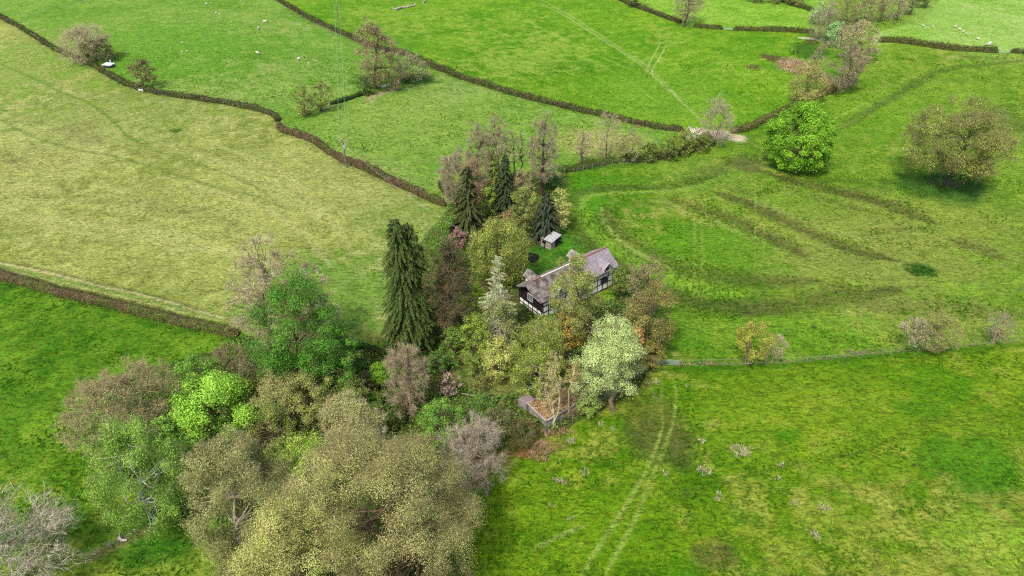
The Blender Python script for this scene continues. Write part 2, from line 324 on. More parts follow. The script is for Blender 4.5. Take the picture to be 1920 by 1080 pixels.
    strokes = [
        ([(1062, 400), (1072, 372), (1100, 356), (1160, 350), (1240, 350), (1310, 336), (1370, 308), (1420, 300)], 1.9, (86, 114, 38), .75, .5),
        ([(1066, 392), (1078, 425), (1110, 458), (1160, 490), (1210, 522), (1250, 545), (1320, 566), (1400, 575), (1480, 570), (1560, 556), (1680, 540)], 2.9, (82, 98, 38), .82, .5),
        ([(1090, 392), (1100, 370), (1140, 362), (1230, 358), (1300, 350), (1350, 330)], 1.0, (134, 190, 56), .8, .3),
        ([(1098, 395), (1104, 420), (1140, 455), (1190, 490), (1250, 522), (1320, 545), (1400, 552)], 1.7, (118, 184, 40), .85, .3),
        ([(1135, 388), (1140, 410), (1160, 436), (1200, 466), (1260, 494), (1330, 512), (1400, 520), (1460, 526), (1530, 524)], 2.7, (88, 104, 40), .75, .5),
        ([(1128, 386), (1132, 412), (1155, 442), (1200, 474), (1260, 503)], .6, (150, 196, 74), .8, .3),
        ([(1260, 372), (1320, 392), (1380, 412), (1440, 440), (1510, 478)], 2.2, (92, 100, 42), .8, .55),
        ([(1340, 358), (1410, 382), (1475, 412), (1540, 442), (1600, 466), (1680, 487)], 2.2, (92, 98, 44), .85, .55),
        ([(1440, 322), (1500, 340), (1570, 356), (1660, 380), (1755, 416)], 2.3, (88, 84, 44), .85, .5),
        ([(1470, 352), (1560, 375), (1640, 398)], 1.6, (104, 128, 48), .5, .7),
        ([(1300, 395), (1360, 425), (1430, 452), (1490, 490)], 1.0, (140, 180, 64), .4, .6), ([(1400, 370), (1480, 402), (1580, 440), (1660, 462)], 1.0, (148, 182, 76), .4, .6),
        ([(1360, 350), (1420, 362), (1500, 345)], 1.2, (106, 120, 50), .5, .9), ([(1790, 450), (1830, 462), (1880, 482)], 2.4, (98, 102, 46), .75, .7),
        ([(1620, 440), (1700, 425), (1780, 430)], 1.4, (110, 124, 50), .4, .9), ([(1640, 580), (1700, 572), (1800, 574), (1920, 592)], 2.6, (104, 120, 48), .6, .8),
        ([(1240, 542), (1330, 562)], 2.2, (90, 94, 44), .5, .7), ([(1920, 112), (1860, 118), (1790, 126), (1740, 142), (1690, 172), (1640, 200), (1590, 230), (1560, 246)], 1.7, (88, 120, 38), .75, .4),
        ([(1800, 103), (1920, 114)], 1.6, (96, 136, 44), .6, .5), ([(1470, 332), (1570, 337), (1700, 340)], 1.4, (92, 122, 36), .6, .6),
        ([(1760, 236), (1800, 228), (1860, 212), (1920, 196)], 3.8, (84, 118, 36), .6, .7), ([(1300, 324), (1360, 302), (1420, 288)], 1.5, (84, 118, 34), .5, .6),
        ([(1560, 250), (1480, 285), (1430, 300)], 2.0, (112, 160, 44), .4, .7),
        # wheel tracks
        ([(1085, 1085), (1140, 1000), (1190, 920), (1225, 850), (1243, 800)], .32, PL, .75, .2), ([(1130, 1085), (1185, 985), (1220, 900), (1245, 840), (1262, 795)], .32, PL, .75, .3),
        ([(1262, 795), (1268, 740), (1262, 700)], .25, PL, .5, .4), ([(1243, 800), (1240, 740), (1243, 700)], .22, PL, .35, .5),
        ([(1000, 0), (1060, 30), (1130, 75), (1200, 120), (1250, 165), (1310, 222)], .32, (168, 206, 96), .8, .2), ([(1015, 0), (1080, 36), (1150, 82), (1215, 125), (1262, 172), (1320, 232)], .3, (168, 206, 96), .7, .2),
        ([(930, 5), (1000, 45), (1090, 90), (1180, 130)], .5, (150, 200, 70), .5, .4), ([(1240, 78), (1225, 105), (1213, 130), (1218, 140)], .3, (168, 206, 96), .7, .2), ([(1250, 82), (1236, 110), (1222, 133), (1230, 148)], .3, (168, 206, 96), .7, .2),
        ([(860, 30), (960, 70), (1050, 110)], .5, (140, 196, 60), .4, .5), ([(1000, 70), (1140, 130), (1240, 195)], .4, (140, 196, 60), .4, .5),
        ([(1301, 385), (1303, 470), (1302, 560)], .28, (150, 186, 66), .5, .4), ([(1314, 385), (1317, 470), (1317, 565)], .28, (150, 186, 66), .5, .4),
        ([(1417, 330), (1417, 400), (1416, 500)], .25, (150, 186, 66), .5, .4), ([(1432, 400), (1432, 500)], .25, (150, 186, 66), .35, .5),
        ([(1395, 262), (1440, 285), (1500, 320)], .5, (160, 180, 90), .5, .5), ([(1430, 290), (1600, 205), (1680, 160)], .4, (146, 196, 68), .5, .4), ([(1460, 290), (1620, 215)], .4, (146, 196, 68), .4, .4),
        # left field sweeps
        ([(0, 120), (60, 145), (120, 175), (170, 195), (215, 230), (240, 258)], .5, (86, 140, 34), .75, .25), ([(240, 258), (300, 285), (380, 310), (470, 345), (520, 380)], .45, (102, 148, 46), .6, .4),
        ([(0, 225), (60, 255), (140, 280), (220, 295), (300, 318), (400, 350), (480, 368), (540, 395)], .5, (92, 142, 40), .65, .35),
        ([(0, 380), (150, 395), (300, 420), (420, 450)], .6, (124, 150, 58), .5, .6), ([(0, 330), (160, 352), (330, 385), (480, 430)], 1.2, (132, 150, 68), .4, .8),
        ([(80, 425), (240, 450), (400, 470), (560, 470)], .9, (186, 190, 112), .4, .6), ([(300, 330), (460, 380), (560, 430), (620, 500)], .9, (188, 190, 116), .5, .6),
        ([(350, 250), (520, 320), (600, 390), (660, 470)], .8, (186, 188, 112), .5, .6), ([(0, 405), (160, 420), (300, 440), (420, 470), (520, 480)], 1.6, (180, 190, 110), .45, .5), ([(0, 360), (200, 372), (380, 400), (470, 440)], 2.2, (128, 144, 70), .4, .6), ([(260, 250), (400, 300), (520, 350), (640, 430)], 1.8, (176, 190, 104), .4, .5), ([(60, 470), (260, 510), (430, 540)], .7, (132, 150, 66), .5, .6),
        ([(20, 215), (180, 260), (300, 300)], 1.6, (138, 144, 80), .35, .9), ([(680, 400), (720, 440), (740, 500)], .8, (96, 152, 40), .4, .5),
        # track above the near hedge
        ([(-60, 478), (0, 494), (70, 506), (180, 534), (300, 562), (420, 597)], .42, (196, 184, 136), .8, .25), ([(-60, 487), (0, 503), (180, 545), (300, 573), (410, 602)], .35, (172, 182, 104), .7, .3),
        ([(-60, 474), (0, 490), (70, 501), (180, 529), (300, 557), (415, 592)], .3, (88, 110, 40), .8, .3), ([(-60, 483), (0, 499), (180, 540), (300, 568), (410, 599)], .5, (104, 160, 44), .8, .2),
        # middle field
        ([(700, 150), (850, 210), (930, 260)], .8, (112, 160, 46), .4, .6), ([(580, 130), (700, 180), (900, 200)], .8, (112, 164, 46), .3, .7), ([(650, 300), (760, 250), (880, 215)], 1.0, (108, 160, 44), .5, .6), ([(700, 320), (800, 270), (900, 235)], 1.0, (108, 160, 44), .4, .6),
        ([(440, 170), (380, 150), (300, 138)], 1.0, (84, 156, 24), .5, .5), ([(525, 243), (560, 248), (590, 258)], .5, (90, 150, 34), .4, .3), ([(800, 222), (870, 262), (930, 300)], .3, (96, 136, 44), .5, .6),
        ([(690, 185), (705, 178), (730, 170), (750, 162)], 1.2, (176, 156, 120), .95, .3), ([(690, 185), (698, 191)], 1.0, (182, 160, 122), .9, .3),
        ([(660, 185), (640, 190), (600, 208)], .35, (170, 160, 130), .7, .5), ([(1497, 70), (1530, 74), (1560, 80)], .9, (222, 210, 190), 1., .1),
        ([(1200, 935), (1350, 905), (1500, 865), (1620, 845), (1750, 790), (1850, 790)], .3, (82, 124, 24), .6, .5), ([(1000, 1030), (1060, 1000), (1100, 985)], .25, (160, 180, 90), .5, .4), ([(1260, 870), (1200, 925)], .2, (82, 124, 24), .4, .5),
        # hollows beside the hedges, hedge shade painted in as darker green
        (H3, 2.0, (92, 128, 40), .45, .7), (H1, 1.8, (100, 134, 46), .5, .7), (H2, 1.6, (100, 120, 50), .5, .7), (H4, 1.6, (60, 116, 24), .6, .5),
        ([(1235, 692), (1400, 688), (1560, 676), (1700, 662), (1920, 648)], .9, (60, 122, 14), .8, .4), ([(1235, 682), (1400, 682), (1560, 670), (1700, 656), (1920, 640)], .4, (150, 164, 84), .35, .6),  # the dark stroke paints the fence's thin shadow
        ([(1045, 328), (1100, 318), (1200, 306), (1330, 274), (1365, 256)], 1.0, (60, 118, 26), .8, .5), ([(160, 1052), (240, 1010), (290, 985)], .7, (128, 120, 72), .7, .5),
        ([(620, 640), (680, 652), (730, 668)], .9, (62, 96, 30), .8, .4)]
    rel = np.zeros_like(X)
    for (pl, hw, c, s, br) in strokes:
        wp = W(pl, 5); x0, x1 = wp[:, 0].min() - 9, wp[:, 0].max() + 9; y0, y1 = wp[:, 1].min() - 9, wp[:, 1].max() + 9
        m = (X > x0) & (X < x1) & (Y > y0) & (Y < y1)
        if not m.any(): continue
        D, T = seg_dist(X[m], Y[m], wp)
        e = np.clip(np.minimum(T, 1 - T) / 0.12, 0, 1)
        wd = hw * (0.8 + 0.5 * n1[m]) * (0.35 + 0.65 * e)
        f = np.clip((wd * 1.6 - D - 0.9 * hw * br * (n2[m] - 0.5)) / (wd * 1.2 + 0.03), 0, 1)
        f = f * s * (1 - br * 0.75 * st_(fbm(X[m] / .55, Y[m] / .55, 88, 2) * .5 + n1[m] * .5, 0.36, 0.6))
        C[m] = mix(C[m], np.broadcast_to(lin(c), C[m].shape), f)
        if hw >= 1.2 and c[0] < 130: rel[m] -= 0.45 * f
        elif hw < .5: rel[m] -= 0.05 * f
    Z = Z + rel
    V = np.stack([X, Y, Z], -1).reshape(-1, 3)
    idx = np.arange(nr * nc).reshape(nr, nc)
    q = np.stack([idx[:-1, :-1], idx[:-1, 1:], idx[1:, 1:], idx[1:, :-1]], -1).reshape(-1, 4)
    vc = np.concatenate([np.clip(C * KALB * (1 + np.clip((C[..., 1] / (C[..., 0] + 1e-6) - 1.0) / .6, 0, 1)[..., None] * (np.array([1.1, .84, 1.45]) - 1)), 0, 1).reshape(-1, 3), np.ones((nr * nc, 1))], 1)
    m, t, b = new_mat('pasture'); N = t.nodes; L = t.links
    at = N.new('ShaderNodeAttribute'); at.attribute_name = 'gcol'
    tc = N.new('ShaderNodeTexCoord')
    def noise(sc, det, dist=0.0, st=(1, 1, 1)):
        mp = N.new('ShaderNodeMapping'); mp.inputs['Scale'].default_value = st; L.new(tc.outputs['Object'], mp.inputs[0])
        z = N.new('ShaderNodeTexNoise'); z.inputs['Scale'].default_value = sc; z.inputs['Detail'].default_value = det; z.inputs['Roughness'].default_value = 0.65
        z.inputs['Distortion'].default_value = dist; L.new(mp.outputs[0], z.inputs['Vector']); return z.outputs['Fac']
    def ramp(src, p0, p1, v0, v1):
        mr = N.new('ShaderNodeMapRange'); mr.inputs[1].default_value = p0; mr.inputs[2].default_value = p1; mr.inputs[3].default_value = v0; mr.inputs[4].default_value = v1
        L.new(src, mr.inputs[0]); return mr.outputs[0]
    fine = noise(2.2, 5, 0.3, (0.8, 1.2, 1)); mid = noise(0.55, 5, 0.6); tuf = noise(1.1, 4, 0.8, (0.7, 1.3, 1))
    mul = N.new('ShaderNodeMath'); mul.operation = 'MULTIPLY'; L.new(ramp(fine, .3, .7, .58, 1.38), mul.inputs[0]); L.new(ramp(mid, .3, .7, .84, 1.15), mul.inputs[1])
    mul2 = N.new('ShaderNodeMath'); mul2.operation = 'MULTIPLY'; L.new(mul.outputs[0], mul2.inputs[0]); L.new(ramp(tuf, .38, .49, .62, 1.06), mul2.inputs[1])
    vm = N.new('ShaderNodeVectorMath'); vm.operation = 'SCALE'; L.new(at.outputs['Color'], vm.inputs[0]); L.new(mul2.outputs[0], vm.inputs['Scale'])
    hs = N.new('ShaderNodeHueSaturation'); L.new(vm.outputs[0], hs.inputs['Color']); L.new(ramp(noise(0.9, 3), .3, .7, .482, .515), hs.inputs['Hue'])
    L.new(hs.outputs[0], b.inputs['Base Color']); b.inputs['Specular IOR Level'].default_value = 0.05; b.inputs['Roughness'].default_value = 0.95
    bp = N.new('ShaderNodeBump'); bp.inputs['Strength'].default_value = 0.8; bp.inputs['Distance'].default_value = 0.22
    L.new(fine, bp.inputs['Height']); bp2 = N.new('ShaderNodeBump'); bp2.inputs['Strength'].default_value = 0.8; bp2.inputs['Distance'].default_value = 0.5
    L.new(tuf, bp2.inputs['Height']); L.new(bp.outputs[0], bp2.inputs['Normal']); L.new(bp2.outputs[0], b.inputs['Normal'])
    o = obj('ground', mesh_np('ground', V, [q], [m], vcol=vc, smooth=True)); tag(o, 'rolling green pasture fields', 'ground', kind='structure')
build_ground()

# ------------------------------------------------------------------ vegetation generator
def nrm(v): return v / (np.linalg.norm(v, axis=-1, keepdims=True) + 1e-9)
def tubes(pl, rad, s):
    """pl (N,k,3), rad (N,k) -> verts, quads"""
    n, k, _ = pl.shape
    t = np.empty_like(pl); t[:, 1:-1] = pl[:, 2:] - pl[:, :-2]; t[:, 0] = pl[:, 1] - pl[:, 0]; t[:, -1] = pl[:, -1] - pl[:, -2]; t = nrm(t)
    ref = np.where(np.abs(t[..., 2:3]) < 0.9, np.array([0., 0, 1]), np.array([1., 0, 0]))
    u = nrm(np.cross(t, ref)); v = np.cross(t, u)
    a = np.arange(s) * 2 * math.pi / s
    ring = pl[:, :, None] + rad[:, :, None, None] * (u[:, :, None] * np.cos(a)[None, None, :, None] + v[:, :, None] * np.sin(a)[None, None, :, None])
    V = ring.reshape(-1, 3); idx = np.arange(n * k * s).reshape(n, k, s)
    i0 = idx[:, :-1]; i1 = idx[:, 1:]
    q = np.stack([i0, np.roll(i0, -1, 2), np.roll(i1, -1, 2), i1], -1).reshape(-1, 4)
    return V, q
def cards(c, n, ln, wd, rng, axis=None):
    """rhombic leaf sprays centred at c with normals n; axis: preferred long direction"""
    r = rng.normal(size=c.shape) if axis is None else axis + 0.35 * rng.normal(size=c.shape)
    u = nrm(np.cross(n, r)) if axis is None else nrm(r - (r * n).sum(-1, keepdims=True) * n)
    v = np.cross(n, u); ln = ln[:, None]; wd = wd[:, None]
    V = np.stack([c - u * ln, c + v * wd * .9 - u * ln * .15, c + u * ln, c - v * wd * .9 + u * ln * .1], 1).reshape(-1, 3)
    return V, np.arange(len(c) * 4).reshape(-1, 4)
def spikes(a, b, w, rng):
    """thin tapering twigs as triangles"""
    d = b - a; u = nrm(np.cross(d, rng.normal(size=d.shape)))
    V = np.stack([a - u * w[:, None], a + u * w[:, None], b], 1).reshape(-1, 3)
    return V, np.arange(len(a) * 3).reshape(-1, 3)
def curve(p0, c, k, rng, up, jit=0.06):
    d = c - p0; L = np.linalg.norm(d, axis=-1, keepdims=True)
    mid = p0 + d * 0.5 + np.array([0, 0, 1.0]) * L * up + rng.normal(size=d.shape) * L * jit
    t = np.linspace(0, 1, k)[None, :, None]
    pl = p0[:, None] * (1 - t) ** 2 + mid[:, None] * 2 * t * (1 - t) + c[:, None] * t ** 2
    if k > 3: pl[:, 1:-1] += rng.normal(size=pl[:, 1:-1].shape) * (L * jit * 0.5)[:, None]
    return pl
def attach(c, pts, up_pen=0.9):
    out = np.empty(len(c), int)
    for i in range(0, len(c), 2000):
        d = c[i:i + 2000, None] - pts[None]
        L = np.sqrt((d ** 2).sum(-1)); out[i:i + 2000] = np.argmin(L + up_pen * np.maximum(0, -d[..., 2] + 0.1 * L), 1)
    return out
def lobes(d, rng, n=7, amp=0.22):
    f = np.ones(len(d))
    for _ in range(n):
        a = nrm(rng.normal(size=3)); f += amp * rng.uniform(-1, 1) * np.clip(((d @ a) - 0.35) / 0.65, 0, 1)
    return f
class Parts:
    def __init__(s): s.V = []; s.F = []; s.M = []; s.A = []; s.n = 0
    def add(s, V, F, m, a):
        s.V.append(V); s.F.append(F + s.n); s.n += len(V); s.M.append(m); s.A.append(np.broadcast_to(a, (len(F),)) if np.ndim(a) == 0 else a)
    def mesh(s, name, mats):
        # group by polygon size must keep order
        return mesh_np(name, np.concatenate(s.V), s.F, mats, s.M, np.concatenate(s.A))

def solve(bbox, base):
    x0, y0, x1, y1 = bbox; bx, by = base
    y1 = max(y1, min(y1 + .13 * (y1 - y0), by + 1)); y0 = y0 + .02 * (y1 - y0)
    b = P(bx, by); dep = depth(b); s = FPX / dep
    th = math.atan2(CAMH - b[2], b[1])
    cxp = (x0 + x1) / 2; cyp = (y0 + y1) / 2
    lo, hi = 0.3, 40.0                                   # height whose projection lies level with the crown's middle
    for _ in range(30):
        hc = (lo + hi) / 2
        if proj(b + np.array([0, 0, hc]))[1] > cyp: lo = hc
        else: hi = hc
    s2 = FPX / max(10, dep - hc * SP)
    R = (x1 - x0) / 2 / s2 * 1.04; a = (y1 - y0) / 2 / s2 * 1.08
    V2 = (a * a - (R * math.sin(th)) ** 2) / math.cos(th) ** 2
    V = math.sqrt(max(V2, (0.45 * R) ** 2)); V = min(V, 2.6 * R)
    ox = (cxp - proj(b + np.array([0, 0, hc]))[0]) / s2
    hc = max(hc, V * 0.68)
    return b, s2, hc, R, V, ox
SEED = [100]; LK = 1.8; TK = 1.6
def px_m(s2): return 1.0 / (s2 * 0.533)        # metres per pixel of the 1024 render

def broad(bbox, base, name, label, cat, leaf=None, dens=1.0, lsize=1.0, bark=(96, 84, 66), twig=(150, 132, 112), twigs=1.0,
          limbs=8, weep=0.0, group=None, stems=1, spread=1.0, shell=0.5, clump=1.0, low=0.0, trans=0.3, tr=1.0, up=0.12, twig2=None, amp=.25, fine=1.0, taper=0.0):
    SEED[0] += 1; rng = np.random.default_rng(SEED[0])
    b, s2, hc, R, V, ox = solve(bbox, base); pm = px_m(s2)
    C = np.array([ox, 0, hc]); area = (R * R * 0.55 + R * V * 0.45)
    def env(n, rmin, rmax, sq=1.0):
        d = nrm(rng.normal(size=(n, 3))); d = np.where(d[:, 2:3] < -0.9 + low, d * np.array([1, 1, -1.0]), d)
        f = env.l(d); r = rng.uniform(rmin ** 2.2, rmax ** 2.2, n) ** (1 / 2.2)
        dz = d[:, 2]; hd = np.hypot(d[:, 0], d[:, 1]) + 1e-6; hn = np.where(dz < 0, np.clip(1 - np.abs(dz) ** 2.4, .02, 1) ** .6, hd) * r * f * R / hd
        tp_ = 1 - taper * dz * r; hn = hn * tp_
        q = C + np.stack([d[:, 0] * hn, d[:, 1] * hn, dz * np.where(dz < 0, .35 + .65 * r, r) * f * V], -1); q[:, 2] = np.where(q[:, 2] < .5, .5 + .4 * rng.random(n), q[:, 2]); return q
    lob = [(nrm(rng.normal(size=3)), rng.uniform(-1, 1) * amp) for _ in range(9)]
    def lf(d):
        f = np.full(len(d), 1.0)
        for a, g in lob: f += g * np.clip(((d @ a) - 0.3) / 0.7, 0, 1)
        return f
    env.l = lf
    n1 = limbs; n2 = int(np.clip(72 * clump * clump * (.75 + .25 * V / R) * (1 if R > 2.2 else .6), 16, 230)); n3 = int(np.clip(area * 9, 80, 1100))
    tips1 = env(n1, 0.3, 0.72); tips2 = env(n2, min(.9, shell * 1.0), 0.94); rc = R * rng.uniform(.13, .27, n2) / clump ** .7 * (1 if leaf else 1.8)
    jc = rng.integers(0, n2, n3); tips3 = tips2[jc] + nrm(rng.normal(size=(n3, 3)) + [0, 0, .25]) * (rc[jc] * rng.uniform(.3, 1, n3))[:, None]; tips3[:, 2] = np.maximum(tips3[:, 2], .3)
    fill_ = rng.random(n3) < (.12 if leaf else .65); tips3[fill_] = env(int(fill_.sum()), .3, .95)
    rt = max(0.09, 0.022 * (hc + V)) * tr
    top = C + np.array([rng.normal() * .06 * R, rng.normal() * .06 * R, V * 0.55])
    wood = Parts(); crown = Parts()
    roots = []; trunks = []
    for k in range(stems):
        a = rng.uniform(0, 6.28); r0 = np.array([math.cos(a), math.sin(a), 0]) * (0.25 * (stems > 1)) * (1 + 0.1 * R)
        tp = top if stems == 1 else env(1, .4, .75)[0]
        pl = curve(np.array([r0 - [0, 0, 0.5]]), np.array([tp]), 9, rng, 0.05 if stems == 1 else 0.12, 0.03)[0]; trunks.append(pl)
    TR = np.array(trunks); rads = rt / math.sqrt(stems) * np.linspace(1.0, 0.25, 9)[None].repeat(stems, 0); rads[:, 0] *= 1.35
    v, q = tubes(TR, rads, 7); wood.add(v, q, 0, rng.random(len(q)))
    pts = TR[:, 2:].reshape(-1, 3); pr = rads[:, 2:].reshape(-1)
    i = attach(tips1, pts, 1.6); b1 = curve(pts[i], tips1, 7, rng, up * .6, .07); rr = (pr[i] * 0.62)[:, None] * np.linspace(1, .25, 7)
    v, q = tubes(b1, rr, 5); wood.add(v, q, 0, rng.random(len(q)))
    pts = np.concatenate([TR[:, 4:].reshape(-1, 3), b1[:, 2:].reshape(-1, 3)]); pr = np.concatenate([rads[:, 4:].reshape(-1), rr[:, 2:].reshape(-1)])
    i = attach(tips2, pts, 1.2); b2 = curve(pts[i], tips2, 5, rng, up, .08); rr2 = (np.maximum(pr[i] * 0.55, .02))[:, None] * np.linspace(1, .3, 5)
    v, q = tubes(b2, rr2, 4); wood.add(v, q, 0, rng.random(len(q)))
    pts = np.concatenate([b1[:, 3:].reshape(-1, 3), b2[:, 1:].reshape(-1, 3)]); pr = np.concatenate([rr[:, 3:].reshape(-1), rr2[:, 1:].reshape(-1)])
    i = attach(tips3, pts, 0.9); b3 = curve(pts[i], tips3, 4, rng, up * .8 - weep * .1, .08); rr3 = np.maximum(pr[i] * 0.5, .014 * fine)[:, None] * np.linspace(1, .4, 4)
    v, q = tubes(b3, np.maximum(rr3, pm * .05), 3); crown.add(v, q, 0, rng.random(len(q)) * .5)
    # twigs: level 4 along level 3, then level 5 sprays
    nt_ = int(np.clip(area * (75 if leaf else (95 if R > 5 else 105)) * twigs / max(pm * 5, .8), 400, 16000))
    if nt_ > 0 and twigs > 0:
        j = rng.integers(0, n3, nt_); t = rng.uniform(.25, 1, nt_); k0 = np.minimum((t * 3).astype(int), 2); ft = t * 3 - k0
        a0 = b3[j, k0] * (1 - ft[:, None]) + b3[j, k0 + 1] * ft[:, None]
        out = nrm(a0 - C + 1e-3); dr = nrm(out * .7 + nrm(b3[j, 3] - b3[j, 0]) * .6 + rng.normal(size=(nt_, 3)) * .55 + np.array([0, 0, .35 - 1.6 * weep]))
        L4 = (R * .09 * rng.uniform(.5, 1.3, nt_) + .2) * (1 if leaf else 1.9)
        e0 = a0 + dr * L4[:, None]
        w4 = np.maximum(.016 * fine, pm * (.085 if leaf else .06)) * rng.uniform(.7, 1.3, nt_)
        v, q = spikes(a0, e0, w4, rng); cv4 = np.clip(rng.normal(.5, .25, nt_), 0, 1); crown.add(v, q, 0, cv4)
        m5 = 3
        a5 = (a0[:, None] + (e0 - a0)[:, None] * rng.uniform(.2, .9, (nt_, m5))[..., None]).reshape(-1, 3)
        d5 = nrm(np.repeat(dr, m5, 0) + rng.normal(size=(nt_ * m5, 3)) * .7 - np.array([0, 0, weep * .9]))
        e5 = a5 + d5 * (np.repeat(L4, m5) * rng.uniform(.35, .8, nt_ * m5))[:, None]
        v, q = spikes(a5, e5, np.repeat(w4, m5) * .7, rng); crown.add(v, q, 0, np.clip(rng.normal(.6, .25, nt_ * m5), 0, 1))
    grey = lambda c: tuple(int(.72 * q + .28 * (sum(c) / 3)) for q in c); twig = grey(twig); twig = (twig[0], twig[1], int(twig[2] * .88))
    if leaf and leaf[1][0] >= leaf[1][1] * 1.03 and leaf[1][0] < 210: leaf = [tuple(int((.72 * q + .28 * (sum(c) / 3)) * g) for q, g in zip(c, (1.0, 1.06, 1.0))) for c in leaf]
    mats = [mat_leaf(tuple(int(c * .74) for c in twig), (twig2 and grey(twig2)) or tuple(min(255, int(c * 1.2)) for c in twig), 0.25, TK)]
    if leaf:
        mats.append(mat_leaf(leaf[0], leaf[1], trans, LK))
        sz = max(.13, pm * 1.15) * lsize; nl = int(np.clip(area * 17 * dens / (sz * sz), 300, 170000))
        if weep > 0: nl = int(nl * 1.1)
        cr = rng.random(n3); j = rng.integers(0, n3, nl); sg = (0.085 * R / clump ** .5 + .12) 
        j2 = rng.choice(n2, nl, p=rc ** 2 / (rc ** 2).sum()); ctr = tips2[j2]; dd_ = nrm(rng.normal(size=(nl, 3)) + [0, 0, .3])
        off = dd_ * (rc[j2] * rng.random(nl) ** .35 * (.82 + .36 * vnoise(dd_[:, 0] * 2.3 + j2, dd_[:, 1] * 2.3 + dd_[:, 2] * 1.7)))[:, None] * np.array([1, 1, .72])
        loose = rng.random(nl) < .16; ctr = np.where(loose[:, None], b3[j, 3], ctr); off = np.where(loose[:, None], rng.normal(size=(nl, 3)) * sg, off); cr = rng.random(n2)
        if weep: off[:, 2] -= np.abs(rng.exponential(sg * 2.4 * weep, nl))
        pos = ctr + off; pos[:, 2] = np.maximum(pos[:, 2], .15)
        nn = nrm(nrm(off + 1e-4) * .75 + nrm(pos - C) * .25 + rng.normal(size=(nl, 3)) * .42 + np.array([0, 0, .25]))
        szz = sz * rng.uniform(.6, 1.25, nl)
        if weep: v, q = cards(pos, nn, szz * .85, szz * .42, rng, axis=np.array([0, 0, -1.0]))
        else: v, q = cards(pos, nn, szz * .62, szz * .5, rng)
        hz = np.clip((pos[:, 2] - C[2]) / V * .12, -.12, .12)
        crown.add(v, q, 1, np.clip(.4 * cr[j2] + .6 * rng.random(nl), 0, 1))
    root = empty(name, b); tag(root, label, cat, group)
    obj('trunk', wood.mesh('trunk', [mat_bark(bark)]), root)
    obj('crown', crown.mesh('crown', mats), root)
    return root

